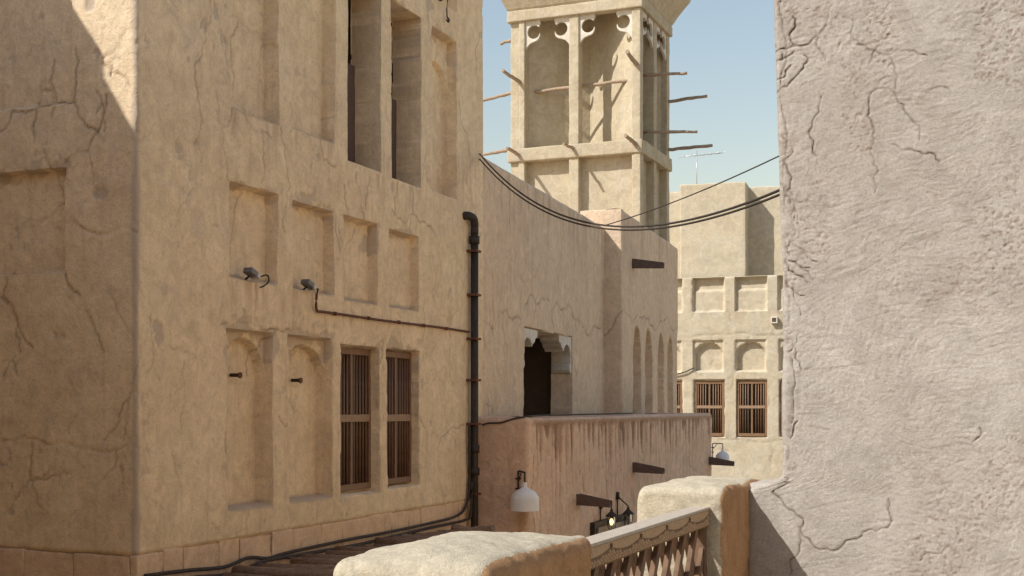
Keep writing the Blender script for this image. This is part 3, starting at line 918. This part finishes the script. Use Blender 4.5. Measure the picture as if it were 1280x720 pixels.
def spout(parent, F, t, z, length=.62, wid=.2, h0=.22, h1=.11):
    """wooden rainwater spout, thick at the wall and thin at the lip, open on top"""
    bm = bmesh.new()
    def ring(y, h, zb, w):
        return [bm.verts.new((t - w / 2, y, zb)), bm.verts.new((t + w / 2, y, zb)), bm.verts.new((t + w / 2, y, zb + h)), bm.verts.new((t + w / 2 - .03, y, zb + h)),
                bm.verts.new((t + w / 2 - .035, y, zb + .045)), bm.verts.new((t - w / 2 + .035, y, zb + .045)), bm.verts.new((t - w / 2 + .03, y, zb + h)), bm.verts.new((t - w / 2, y, zb + h))]
    a = ring(.15, h0, z - h0 / 2, wid); b = ring(-length, h1, z - h0 / 2 - .03, wid * .8)
    for k in range(8):
        bm.faces.new((a[k], a[(k + 1) % 8], b[(k + 1) % 8], b[k]))
    bm.faces.new(b); bm.faces.new(a[::-1])
    bmesh.ops.transform(bm, matrix=F, verts=bm.verts[:])
    return put('spout', from_bm('spout', bm), 'spout', parent)


spout(mid, FQ, 1.2, 3.43, .75, .2, .24, .13)

# ------------------------------------------------------------------ low balcony wall with its run-off flutes
low = thing('balcony_wall', 'pinkish low wall with fluted run-off streaks below its top edge', 'wall', W(-7.443, 25, STREET))
CA, CB = -7.443, 19.06
R = Relief([(-8.8, CB), (CA, CB), (CA, CB + 12.75), (-9.2, CB + 12.75)], [.03, .026, .15], [(STREET - .05, -3.1, .5), (-3.1, -.24, .024)], .07, 1)
R.swell(((.35, .03), (1.6, .012), (6, .005), (17, .0025)), seed=33)
rr = random.Random(8)
t = .42
while t < 12.5:
    w = rr.uniform(.04, .15); L = rr.choice((rr.uniform(.15, .4), rr.uniform(.45, .8), rr.uniform(.5, .95))) * (1.0 - .25 * t / 12.5); tb = t + rr.uniform(-.03, .03)
    f = np.clip((-.30 - R.Z) / L, 0, 2)
    hw = w * np.sqrt(np.clip(1 - f, 0, 1)) * (1 + .25 * fbm(R.Z * 6, R.T * .0 + t, 0.0, 2, 3))
    cen = t + (tb - t) * f + .012 * fbm(R.Z * 3, R.T * 0 + t * 3, 0.0, 2, 4)
    m = sstep(.018, -.018, np.abs(R.T - cen) - hw) * sstep(1.0, .96, f) * sstep(-.26, -.33, R.Z)
    R.D -= .045 * m
    R.stain = np.maximum(R.stain, m * rr.uniform(.35, .95))
    R.crack([(tb, -.30 - L * .9), (tb + rr.uniform(-.02, .02), -.30 - L - rr.uniform(.2, 1.2))], .012, .012, .03, int(t * 100), .45)
    t += rr.uniform(.17, .42)
R.stain = np.maximum(R.stain, .55 * sstep(-.37, -.27, R.Z + .05 * fbm(R.T * 5, R.Z * 3, 0.0, 3, 8)) * sstep(.1, .3, R.T))
R.wander(40, .1, 12.5, -2.6, -.9, 51, .010, .014, (.3, 1.0), .55, .97)
R.crack([(.18, -2.6), (.12, -1.5), (.25, -.8)], .012, .02, .08, 9, .7)
R.build('wall', 'terra', low, .42, .06, 9)
FC = wall_frame((W(CA, CB, 0).x, W(CA, CB, 0).y), DX)
for t, z in ((2.42, -1.63), (5.9, -1.215), (12.45, -1.34)):
    spout(low, FC, t, z)


def on_c(t, out, z):
    return FC @ Vector((t, -out, z))


tag(put('parapet_cable', tube_mesh('parapet_cable', spline([W(-8.22, CB - .05, -.30), W(-8.1, CB - .03, -.27), W(-7.9, CB - .02, -.26), W(-7.7, CB + .0, -.20), W(-7.5, CB + .1, -.165), on_c(.8, -.05, -.15), on_c(3, -.06, -.145), on_c(6, -.07, -.14)], 6), .016, 6), 'cable'),
    'thin black cable lying along the top of the fluted low wall', 'cable')


def wall_lamp(base, arm, label, s=1.0):
    """bell lamp: base is the wall point of its bracket, arm the horizontal reach"""
    base = Vector(base); arm = Vector(arm)
    lp = thing('wall_lamp', label, 'lamp', base, 'white bell lamps on wall brackets')
    br = put('bracket', tube_mesh('bracket', [base + Vector((0, 0, .03)), base + Vector((0, 0, -.50 * s))], .014 * s, 8), 'iron', lp)
    tip = base + arm
    put('arm', tube_mesh('arm', spline([base + Vector((0, 0, -.02)), base + Vector((0, 0, .02)) + arm * .05, base + arm * .3 + Vector((0, 0, .025)), tip + Vector((0, 0, .015))], 4), .014 * s, 8), 'iron', lp)
    put('brace', tube_mesh('brace', [base + Vector((0, 0, -.14 * s)), base + arm * .45], .010 * s, 6), 'iron', lp)
    put('stem', tube_mesh('stem', [tip + Vector((0, 0, .02)), tip + Vector((0, 0, -.14 * s))], .013 * s, 8), 'iron', lp)
    for z in (-.09, -.24):
        put('clamp', tube_mesh('clamp', [base + Vector((-.045 * s, 0, z * s)), base + Vector((.045 * s, 0, z * s))], .014 * s, 6), 'iron', lp)
    prof = [(.03, 0), (.035, -.03), (.037, -.075), (.075, -.095), (.13, -.125), (.175, -.165), (.203, -.215), (.208, -.23), (.210, -.24), (.213, -.42), (.206, -.425), (.200, -.24), (.168, -.175), (.12, -.135), (.06, -.105)]
    lathe('shade', [(r * s, z * s) for r, z in prof], 'enamel', lp, tip + Vector((0, 0, -.13 * s)))
    lathe('bulb', [(.001, -.05), (.02, -.06), (.035, -.10), (.04, -.14), (.03, -.17), (.001, -.185)], 'lantern_off', lp, tip + Vector((0, 0, -.20 * s)), 12)


wall_lamp(W(-7.60, CB - .03, -1.06), W(.20, -.22, 0), 'white bell lamp on the near end of the fluted low wall', 1.06)
wall_lamp(W(-7.44, CB + 12.80, -.96), W(.23, .12, 0), 'distant white bell lamp at the far end of the fluted low wall', .82)

# sign board and its two lanterns
sg = thing('sign_board', 'dark framed sign board with pale lettering low on the fluted wall', 'sign', on_c(4.2, .05, -2.8))
boxes('backing', [((3.08, -.10, -2.85), (5.35, .03, -2.12))], 'iron', sg, FC, .006)
boxes('panel', [((3.22, -.135, -2.80), (5.30, -.102, -2.22))], 'sign', sg, FC, .006)
rr = random.Random(3)
t = 3.34
while t < 5.15:
    w = rr.uniform(.10, .17); z0 = -2.52 + rr.uniform(-.03, .02); h = rr.uniform(.13, .22)
    kind = rr.randrange(4)
    sp = [((t, -.142, z0), (t + .035, -.134, z0 + h))]
    if kind != 0:
        sp.append(((t + .037, -.142, z0 + h - .035), (t + w, -.134, z0 + h)))
    if kind in (1, 3):
        sp.append(((t + w - .035, -.142, z0 + .02), (t + w, -.134, z0 + h - .037)))
    if kind == 2:
        sp.append(((t + .037, -.142, z0 + h * .4), (t + w * .8, -.134, z0 + h * .4 + .03)))
    boxes('letter', sp, 'letter', sg, FC, 0)
    t += w + rr.uniform(.06, .11)


def lantern(t, z, drop, lit, label):
    ln = thing('lantern', label, 'lantern', on_c(t, 0, z), 'gooseneck lanterns over the sign')
    put('wall_mount', tube_mesh('wall_mount', [on_c(t, .02, z + .08), on_c(t, .02, z - .06)], [.035, .045], 8), 'iron', ln)
    put('riser', tube_mesh('riser', [on_c(t, .02, z - .05), on_c(t, .02, z - .38)], .014, 6), 'iron', ln)
    tip = on_c(t, .235, z - drop)
    put('arm', tube_mesh('arm', [on_c(t, .02, z), on_c(t, .215, z - drop + .01), tip, tip + Vector((0, 0, -.05))], .013, 6), 'iron', ln)
    p = tip + Vector((0, 0, -.05))
    lathe('cap', [(.001, .03), (.025, .02), (.03, -.02), (.07, -.06), (.115, -.10), (.115, -.115), (.06, -.11)], 'iron', ln, p, 16)
    lathe('glass', [(.066, -.115), (.070, -.20), (.062, -.30), (.03, -.345), (.001, -.35)], 'lantern_glass', ln, p, 16)
    lathe('bulb', [(.001, -.15), (.022, -.16), (.034, -.20), (.034, -.23), (.02, -.27), (.001, -.28)], 'bulb' if lit else 'lantern_off', ln, p, 12)
    for an in (0, 90, 180, 270):
        c, s_ = math.cos(math.radians(an)), math.sin(math.radians(an))
        put('cage_wire', tube_mesh('cage_wire', [p + Vector((c * .075, s_ * .075, -.11)), p + Vector((c * .082, s_ * .082, -.21)), p + Vector((c * .07, s_ * .07, -.31)), p + Vector((c * .01, s_ * .01, -.385))], .007, 5), 'iron', ln)


lantern(3.66, -1.84, .04, True, 'lit lantern on an arm over the left part of the sign')
lantern(4.72, -1.74, .18, False, 'unlit lantern on an arm over the right part of the sign')

# ================================================================== wind tower
tw_ = thing('wind_tower', 'square wind tower with open bays, trefoil brackets and jutting poles', 'tower', W(-11.4, 34.2, STREET))
a0, a1, b0, b1 = -13.34, -9.594, 32.8, 35.72
am, bmid = (a0 + a1) / 2, (b0 + b1) / 2
rough_box('shaft', a0 + .22, a1 - .22, b0 + .22, b1 - .22, STREET, 6.9, 'tower', tw_, .12, .02, .02, 2)
ZB0, ZB1, ZT0, ZT1 = 6.74, 7.10, 10.60, 10.90
sd = 0
for z0, z1 in ((2.4, ZB0 + .01), (ZB1 - .01, ZT0 + .01)):
    for (x0, x1, y0, y1) in ((a0, a0 + .26, b0 + .03, b0 + .40), (a0 + .265, a0 + .44, b0 - .03, b0 + .34), (am - .14, am + .14, b0 - .03, b0 + .30), (a1 - .24, a1 + .0, b0 - .03, b0 + .24),
                             (a1 - .32, a1, bmid - .14, bmid + .14), (a1 - .34, a1, b1 - .26, b1), (a0, a0 + .30, b1 - .30, b1), (a0, a0 + .30, bmid - .14, bmid + .14), (am - .14, am + .14, b1 - .30, b1)):
        sd += 1
        rough_box('pilaster', x0, x1, y0, y1, z0, z1, 'tower', tw_, .08, .022, .018, 2.5, .006, seed=sd)
for z0, z1, o in ((ZB0, ZB1, .06), (ZT0, ZT1, .07)):
    rough_box('band', a0 - o, a1 + o, b0 - o - .02, b0 + .22, z0, z1, 'tower', tw_, .08, .025, .016, 2.5, .006, seed=sd + 1)
    rough_box('band', a1 - .24, a1 + o, b0 + .222, b1 + o, z0, z1, 'tower', tw_, .08, .025, .016, 2.5, .006, seed=sd + 2)
    rough_box('band', a0 - o, a1 - .242, b1 - .2, b1 + o, z0, z1, 'tower', tw_, .1, .025, .016, 2.5, .006, seed=sd + 3)
    rough_box('band', a0 - o, a0 + .2, b0 + .222, b1 - .202, z0, z1, 'tower', tw_, .1, .025, .016, 2.5, .006, seed=sd + 4)
rough_box('bay_floor', a0 + .1, a1 - .1, b0 + .1, b1 - .1, ZB1 - .16, ZB1 - .03, 'tower', tw_, .3, .01, .01)
# diagonal walls that split the tower into four air shafts
for sx in (1, -1):
    e = np.array((sx * (a1 - a0 - .3), b1 - b0 - .3)); L = np.linalg.norm(e); e /= L
    cx = np.array((am, bmid))
    ew = e[0] * RX + e[1] * DX; ev = np.array((-ew[1], ew[0])); ow = cx[0] * RX + cx[1] * DX
    rough_box('shaft_wall', -L / 2, L / 2, -.07, .07, ZB1 - .1, ZT1 + .1, 'tower', tw_, .1, .015, .02, 2, .006, frame=(ow, ew, ev), seed=sd + sx + 9)
# flaring cornice
bm = bmesh.new()
rings = []
for off, z in ((.02, 10.88), (.08, 10.96), (.20, 11.20), (.38, 11.50), (.48, 11.66), (.50, 11.74), (.50, 12.0), (.2, 12.02)):
    ring = []
    n = 14
    for (x0, y0, x1, y1) in ((a0 - off, b0 - off, a1 + off, b0 - off), (a1 + off, b0 - off, a1 + off, b1 + off), (a1 + off, b1 + off, a0 - off, b1 + off), (a0 - off, b1 + off, a0 - off, b0 - off)):
        for k in range(n):
            f = k / n
            x = x0 + (x1 - x0) * f; y = y0 + (y1 - y0) * f
            d = .018 * float(fbm(np.array(x * 2.3), np.array(y * 2.3), np.array(z * 2.3), 3, 5))
            ring.append(bm.verts.new(W(x + d, y + d, z + d)))
    rings.append(ring)
for ra, rb in zip(rings[:-1], rings[1:]):
    for k in range(len(ra)):
        k2 = (k + 1) % len(ra)
        bm.faces.new((ra[k], ra[k2], rb[k2], rb[k]))
bm.faces.new(rings[-1]); bm.faces.new(rings[0][::-1])
put('cornice', from_bm('cornice', bm), 'tower', tw_)
# trefoil brackets in the upper corners of each bay
cut = [(.26 + .185 * math.cos(an), -.315 + .185 * math.sin(an)) for an in np.linspace(math.radians(40), math.radians(322), 18)]
tre = [(0, 0), (.44, 0), (.455, -.05), (.45, -.11), (.42, -.15)] + cut + [(.435, -.345), (.445, -.42), (.415, -.50), (.35, -.56), (.24, -.59), (.14, -.63), (.07, -.70), (.03, -.76), (0, -.76)]


def trefoil(a, b, dirv, nv):
    """corner point, direction along the bay, outward normal (plan grid)"""
    p = W(a, b, ZT0 + .005)
    ex = W(dirv[0], dirv[1], 0); ey = W(-nv[0], -nv[1], 0)
    m = Matrix(((ex.x, ey.x, 0, p.x), (ex.y, ey.y, 0, p.y), (0, 0, 1, p.z), (0, 0, 0, 1)))
    prism('trefoil_bracket', tre, m, .07, 'white_plaster', tw_, .006)


for a, s_ in ((a0 + .43, 1), (am - .13, -1), (am + .13, 1), (a1 - .235, -1)):
    trefoil(a, b0 + .03, (s_, 0), (0, -1))
for b, s_ in ((b0 + .235, 1), (bmid - .13, -1), (bmid + .13, 1), (b1 - .255, -1)):
    trefoil(a1 - .03, b, (0, s_), (1, 0))


def pole(p0, p1, r=.045, seed=0):
    rr = random.Random(seed)
    p0, p1 = Vector(p0), Vector(p1)
    n = 9; pts = []; rd = []
    for k in range(n + 1):
        f = k / n
        j = .012
        pts.append(p0.lerp(p1, f) + Vector((rr.uniform(-j, j), rr.uniform(-j, j), rr.uniform(-j, j))))
        rd.append(r * (1.08 - .22 * f) * rr.uniform(.9, 1.1))
    put('pole', tube_mesh('pole', pts, rd, 9, True, .06, seed), 'pole', tw_)


pole(W(a0 + .3, b0 + .3, 8.92), W(a0 + .27, b0 - 1.20, 8.98), .055, 1)
pole(W(a1 - .12, b0 + .3, 9.05), W(a1 - .12, b0 - .85, 9.22), .06, 2)
pole(W(a0 + .3, b0 + .3, 6.88), W(a0 + .25, b0 - .85, 6.98), .05, 3)
pole(W(a1 - .12, b0 + .3, 6.95), W(a1 - .14, b0 - .95, 7.02), .055, 4)
pole(W(a0 + .42, b0 + .42, 8.74), W(a1 - .2, b0 + .33, 8.78), .05, 5)
pole(W(am + .02, b0 + .1, 6.98), W(am - .06, b0 - .7, 7.0), .045, 14)
pole(W(a1 - .2, b0 + .9, 9.03), W(a1 + 1.02, b0 + .95, 8.98), .045, 6)
pole(W(a1 - .2, b1 - .15, 8.70), W(a1 + 1.12, b1 - .1, 8.78), .05, 7)
pole(W(a1 - .2, b0 + .95, 7.49), W(a1 + 1.25, b0 + 1.1, 7.42), .042, 8)
pole(W(a1 - .2, b1 - .15, 7.33), W(a1 + 1.25, b1 - .05, 7.38), .05, 9)
pole(W(a0 + .2, b0 + .3, 10.28), W(a0 - .42, b0 + .3, 10.15), .05, 10)
pole(W(a0 + .2, b0 + .5, 8.85), W(a0 - 1.1, b0 + .5, 8.66), .05, 11)
pole(W(a0 + .2, b1 - .3, 8.55), W(a0 - .45, b1 - .3, 8.5), .05, 12)
pole(W(a0 + .2, b0 + .6, 7.28), W(a0 - 1.1, b0 + .6, 7.15), .05, 13)

# ================================================================== far house across the end of the street
far = thing('far_house', 'sunlit far house closing the street with panelled parapet and niches', 'house', (7.5, 44, STREET))
FY = 0.0
FX = np.array((.9563, -.2924)); FN = np.array((.2924, .9563)); FO = np.array((1.77, 45.74))
R = Relief([tuple(FO + FX * q) for q in (0, 3.7, 8.7, 11.5)], [.15, .045, .15], [(STREET - .05, -2.8, .5), (-2.8, 4.42, .045)], .03, 0, True)
R.swell(((.35, .03), (1.6, .014), (5, .006), (12, .003)), seed=51)
XB = [3.29, 4.745, 6.20, 7.655, 9.11, 10.565]
for i, x in enumerate(XB):
    x -= 1.5
    R.niche(x, x + 1.07, 3.28, 4.7, .12, .02, .02, seed=i)
    R.niche(x, x + 1.07, 4.02, 4.7, .10, .02, .02, seed=i + 7)
    R.niche(x + .02, x + 1.05, 1.22, 2.28, .07, .02, .015, seed=i + 13)
    R.niche(x + .05, x + 1.02, 1.22, 2.19, .16, .02, .01, arch=1.74, seed=i + 19)
    R.niche(x + .05, x + 1.08, -1.05, .90, .17, .025, .02, seed=i + 25, hole=True)
R.wander(22, 3.6, 8.6, -2, 4.0, 61, .016, .02, (.3, .9), .35, .7)
R.crack([(3.5, 2.52), (5.6, 2.50), (8.8, 2.54)], .009, .02, .05, 5, .45)
R.crack([(3.5, -1.25), (6.6, -1.2), (8.8, -1.28)], .009, .02, .05, 6, .35)
n = fbm(R.T * 3.5, R.Z * .8, 0.0, 3, 94)
R.stain = np.maximum(R.stain, .35 * sstep(2.4, 3.3, R.Z) * sstep(3.4, 3.2, R.Z) * sstep(.0, .4, n))
R.build('wall', 'far', far, .5, .05, 12)
FF = wall_frame(FO, FX)
WF = (FO - FX * 1.5, FX, FN)
FW = FF @ Matrix.Translation((-1.5, 0, 0))
for x in XB:
    window(far, FF, x - 1.5 + .04, x - 1.5 + 1.09, -1.03, .89, .085, 'far_wood', 10, -.02, bar_mat='win_wood', stile=.09)
room('room', far, FF, 1.3, 10.9, .2, 3.0, -1.4, 1.2)
rough_box('upper_block', 5.60, 7.92, FY + .9, FY + 6, 3.8, 7.86, 'far', far, .12, .04, .03, 1.5, .008, frame=WF, seed=3)
rough_box('upper_wall', 7.6, 14, FY + 1.75, FY + 6, 3.8, 7.80, 'far', far, .14, .04, .03, 1.5, .008, frame=WF, seed=4)
rough_box('upper_wing', 1.5, 5.9, FY + 1.5, FY + 6, 3.8, 7.72, 'far', far, .2, .04, .03, 1.5, .008, frame=WF, seed=5)
rough_box('roof_terrace', 1.6, 13, FY + .45, FY + 2.2, 3.7, 3.9, 'far', far, .5, .02, .01, frame=WF)
boxes('drain_box', [((7.38, -.16, 3.0), (7.60, .05, 3.05)), ((7.38, -.16, 2.82), (7.42, .05, 2.998)), ((7.56, -.16, 2.82), (7.60, .05, 2.998)), ((7.425, -.155, 2.82), (7.555, .05, 2.86))], 'white_plaster', far, FF, .008)
an = thing('roof_antenna', 'thin television antenna on the roof of the far house', 'antenna', FW @ Vector((5.95, FY + 2.5, 7.8)))
put('mast', tube_mesh('mast', [FW @ Vector((5.95, FY + 2.5, 7.6)), FW @ Vector((5.95, FY + 2.5, 9.35))], .018, 6), 'pale_metal', an)
put('boom', tube_mesh('boom', [FW @ Vector((5.45, FY + 2.3, 9.12)), FW @ Vector((6.85, FY + 2.9, 9.30))], .014, 6), 'pale_metal', an)
for k in range(6):
    f = k / 5
    c = FW @ Vector((5.5 + 1.3 * f, FY + 2.32 + .55 * f, 9.13 + .165 * f))
    put('element', tube_mesh('element', [c + Vector((.12, -.30, 0)), c + Vector((-.12, .30, 0))], .009, 5), 'pale_metal', an)
tag(put('facade_cable', tube_mesh('facade_cable', spline([FW @ Vector(q) for q in ((5.2, -.04, 1.0), (5.9, -.05, 1.18), (6.1, -.05, 1.27), (6.25, -.04, 1.33))], 5), .022, 6), 'cable'), 'short dark cable on the far house beside its arched niche', 'cable')

# ================================================================== right house: big rough sunlit wall
right = thing('right_house', 'rough sunlit grey-pink plaster wall filling the right side', 'house', W(0, 8.2, TERRACE))
EA, EB = -1.416, 7.92
R = Relief([(EA, 9.2), (EA, 8.7), (EA, EB), (.36, EB), (4.5, EB)], [.1, .03, .0065, .15], [(-1.75, -1.2, .06), (-1.2, 2.75, .0068), (2.75, 5.2, .3)], .045, 2)
T, Z = R.T, R.Z
R.D += .020 * fbm(T * .8, Z * .8, 0.0, 2, 3) + .008 * fbm(T * 2.6, Z * 2.6, 0.0, 3, 9)
wt = T + .07 * fbm(T * 3.2, Z * 3.2, 0.0, 2, 15); wz = Z + .07 * fbm(T * 3.2, Z * 3.2, 0.0, 2, 25)
tot = 0
for k in range(7):
    an = math.radians((8, 28, -22, 48, -5, 75, 15)[k])
    mk = sstep(.02, .30, fbm(T * 1.9, Z * 1.9, 0.0, 2, 100 + k * 5))
    u = wt * math.cos(an) + wz * math.sin(an); v = -wt * math.sin(an) + wz * math.cos(an)
    nn = fbm(u * 8, v * 75, 0.0, 3, 140 + k, .65)
    tot = tot + mk * nn
R.D += .0021 * np.clip(tot, -1.6, 1.6)
R.D += .0013 * fbm(T * 48, Z * 48, 0.0, 3, 31) + .0011 * vnoise(T * 95, Z * 95, 0.0, 37)
pm = sstep(.08, .35, fbm(T * 2.3 + 3, Z * 1.5, 0.0, 3, 45))
pits = sstep(.12, .5, fbm(T * 52, Z * 52, 0.0, 2, 5, .7))
R.D -= .0045 * pm * pits
R.stain = np.maximum(R.stain, .7 * pm * pits)
R.stain = np.maximum(R.stain, .45 * sstep(.25, .9, -tot))
for i, c in enumerate(CR_E):
    R.crack([(x + 1.416, z) for x, z in c], .0055 if i < 11 else .0048, .009, .15, 300 + i, .95 if i < 11 else .8)
rs = random.Random(71)
for i in range(190):
    x, z = rs.uniform(.04, 1.72), rs.uniform(-1.05, 2.65)
    L = rs.uniform(.05, .30); k = 6
    pts = [(x, z)]
    ph = rs.gauss(0, .12)
    for q in range(k):
        an = math.radians(14) + .75 * float(fbm(np.array(x * 1.6), np.array(z * 1.6), 0.0, 2, 404)) + ph
        x += math.cos(an) * L / k; z += math.sin(an) * L / k
        pts.append((x, z))
    R.crack(pts, .004, rs.uniform(.001, .0032), .015, 900 + i, rs.uniform(.08, .34))
R.crack([(.055, 2.6), (.045, 1.9), (.06, 1.3), (.05, .7), (.045, .1), (.05, -.4)], .006, .008, .05, 77, .4)
R.wander(16, .0, .12, -.3, 2.5, 72, .006, .012, (.1, .3), .5, .95)
lean = np.interp(Z, (-.5, -.1, .1, .6, 1.5, 2.6), (.0, .02, .03, -.01, -.05, -.09))
R.side += (lean + .008 * fbm(Z * 3, T * 0, 0.0, 3, 8)) * np.exp(-np.clip(T, 0, 9) / .35)
R.push = -.215 * sstep(-.425, -.535, Z + .006 * fbm(T * 4, Z * 4, 0.0, 2, 81)) * np.clip(1 - np.clip(T, 0, 9) / .9, 0, 1)
R.build('wall', 'right', right, .45, .05, 15)
rough_box('house_block', EA + .02, 6, EB + 1.1, 21.5, STREET - .1, 5.2, 'house', right, .6, .03, .02)
rough_box('side_foot', EA + .05, 4, EB + .3, EB + 1.08, STREET - .1, -1.6, 'right', right, .5, .03, .02)
rough_box('shoulder', -1.66, EA + .2, EB + .04, EB + .5, TERRACE - .1, -.485, 'right', right, .02, .04, .012, 3, .004, top=.015, seed=6, maxseg=90)

def pale_faces(o):
    """paler tone on the tops and ends of a pier, browner tone on the face towards the terrace"""
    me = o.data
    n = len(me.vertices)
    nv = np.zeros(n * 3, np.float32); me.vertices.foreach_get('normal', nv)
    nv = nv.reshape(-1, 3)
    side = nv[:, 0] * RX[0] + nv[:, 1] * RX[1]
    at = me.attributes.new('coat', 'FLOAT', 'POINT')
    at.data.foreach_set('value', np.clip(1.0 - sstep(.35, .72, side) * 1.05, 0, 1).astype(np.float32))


# ================================================================== terrace balustrade in the foreground
bal = thing('balustrade', 'terrace balustrade of two plaster piers joined by a carved wooden railing', 'balustrade', W(-1.9, 5.8, TERRACE))
PA0, PA1 = -2.150, -1.624
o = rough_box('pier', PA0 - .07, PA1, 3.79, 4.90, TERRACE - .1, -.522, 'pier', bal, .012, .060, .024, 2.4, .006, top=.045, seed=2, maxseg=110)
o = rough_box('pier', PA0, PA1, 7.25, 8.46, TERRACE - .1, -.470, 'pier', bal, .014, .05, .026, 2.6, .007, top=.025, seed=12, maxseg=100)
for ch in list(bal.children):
    pale_faces(ch)
RA = -1.715
boxes('handrail', [((RA - .098, 4.82, -.690), (RA, 7.262, -.596))], 'rail_wood', bal, GRID, .004)
hr = bal.children[-1]
boxes('rail_cap', [((RA - .108, 4.82, -.594), (RA + .006, 7.266, -.578))], 'rail_top', hr, GRID, .004)
FR = wall_frame((W(RA, 0, 0).x, W(RA, 0, 0).y), DX)          # local x = b, y into the rail
cusps = [4.46 + .467 * k for k in range(7)]


def scallop(b):
    k = max(0, min(5, int((b - cusps[0]) // .467)))
    f = (b - cusps[k]) / .467
    return -.618 - .026 * math.sin(math.pi * min(1, max(0, f))) ** .8


top = [(b, scallop(b)) for b in np.linspace(4.84, 7.255, 80)]
out = [(4.84, -.688), (7.255, -.688)] + top[::-1]
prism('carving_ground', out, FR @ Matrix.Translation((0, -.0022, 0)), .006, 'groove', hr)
V = []; F = []
dx, dz = .021, .0125
row = 0
z = -.674
while z < -.61:
    b = 4.85 + (dx if row % 2 else 0)
    while b < 7.25:
        if z + dz * .7 < scallop(b):
            n0 = len(V)
            for px, pz in ((-dx * .86, 0), (0, -dz * .86), (dx * .86, 0), (0, dz * .86)):
                V.append(tuple(FR @ Vector((b + px, -.002, z + pz))))
            for px, pz in ((-dx * .45, 0), (0, -dz * .45), (dx * .45, 0), (0, dz * .45)):
                V.append(tuple(FR @ Vector((b + px, -.0075, z + pz))))
            F += [(n0, n0 + 1, n0 + 5, n0 + 4), (n0 + 1, n0 + 2, n0 + 6, n0 + 5), (n0 + 2, n0 + 3, n0 + 7, n0 + 6), (n0 + 3, n0, n0 + 4, n0 + 7), (n0 + 4, n0 + 5, n0 + 6, n0 + 7)]
        b += dx * 2
    z += dz; row += 1
cv = put('carving', mesh_quads('carving', V, F, False), 'rail_wood', hr)
cv['kind'] = 'stuff'
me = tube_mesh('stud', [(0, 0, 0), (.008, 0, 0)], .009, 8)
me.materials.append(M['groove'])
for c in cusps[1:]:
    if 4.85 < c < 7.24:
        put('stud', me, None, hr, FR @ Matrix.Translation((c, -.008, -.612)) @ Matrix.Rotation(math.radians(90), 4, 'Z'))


def clip(poly, x0, x1):
    for lim, keep in ((x0, 1), (x1, -1)):
        outp = []
        for i in range(len(poly)):
            p, q = poly[i - 1], poly[i]
            ip, iq = (p[0] - lim) * keep >= 0, (q[0] - lim) * keep >= 0
            if ip != iq:
                f = (lim - p[0]) / (q[0] - p[0]); outp.append((lim, p[1] + (q[1] - p[1]) * f))
            if iq:
                outp.append(q)
        poly = outp
        if not poly:
            return []
    return poly


ZL0, ZL1 = -1.58, -.692
for layer, (y0, sgn) in enumerate(((.020, 1), (.048, -1))):
    c = 3.6
    while c < 8.6:
        sh = .62
        if sgn > 0:
            poly = [(c, ZL0), (c + .062, ZL0), (c + .062 + sh, ZL1), (c + sh, ZL1)]
        else:
            poly = [(c + sh, ZL0), (c + .062 + sh, ZL0), (c + .062, ZL1), (c, ZL1)]
        poly = clip(poly, 4.86, 7.20)
        if len(poly) >= 3 and max(p[0] for p in poly) - min(p[0] for p in poly) > .03:
            prism('lattice_slat', poly, FR @ Matrix.Translation((0, y0, 0)), .026, 'slat_wood_shade_darkened', bal, 0)
        c += .255
boxes('bottom_rail', [((RA - .12, 4.86, TERRACE + .0), (RA - .01, 7.26, ZL0 + .004))], 'slat_wood_shade_darkened', bal, GRID, .004)
boxes('end_stile', [((RA - .085, 7.202, ZL0 + .006), (RA - .012, 7.262, ZL1))], 'slat_wood_shade_darkened', bal, GRID, .003)

# ================================================================== cables across the street
def span(name, p0, p1, sag, rad, label):
    p0, p1 = Vector(p0), Vector(p1)
    pts = []
    for k in range(41):
        s = k / 40
        pts.append(p0.lerp(p1, s) - Vector((0, 0, 4 * sag * s * (1 - s))))
    tag(put(name, tube_mesh(name, pts, rad, 6), 'cable'), label, 'cable', 'cables slung across the street')


span('street_cable', (-.55, 21.0, 4.17), (2.40, 9.5, 1.80), .80, .012, 'upper of the two thick cables slung across the street')
span('street_cable', (-.55, 21.0, 4.08), (2.40, 9.5, 1.76), .775, .011, 'lower of the two thick cables slung across the street')
span('street_cable', (1.07, 14.68, 2.078), (2.45, 9.6, 2.10), .06, .006, 'thin single cable rising to the right above the thick pair')

# ================================================================== neighbour outside the picture that shades the left end wall
nb = thing('neighbour_house', 'plain plaster house outside the picture that shades the left end wall', 'house', W(-14, 6, STREET))
rough_box('main_block', -19, A0 - 3.0, 6.41, 7.69, STREET - .1, 7.02, 'house', nb, .4, .03, .03)
rough_box('tall_block', -19, A0 - 3.0, 7.70, 10.0, STREET - .1, 7.25, 'house', nb, .4, .03, .03)
rough_box('wing', -19, -6.5, 3.2, 6.4, STREET - .1, 5.0, 'house', nb, .4, .03, .03)
bh = thing('rear_house', 'plain plaster house outside the picture behind the terrace', 'house', W(2, -6, STREET))
rough_box('block', -4.6, 9, -10, -2.6, STREET - .1, 9.0, 'house', bh, .4, .03, .03)
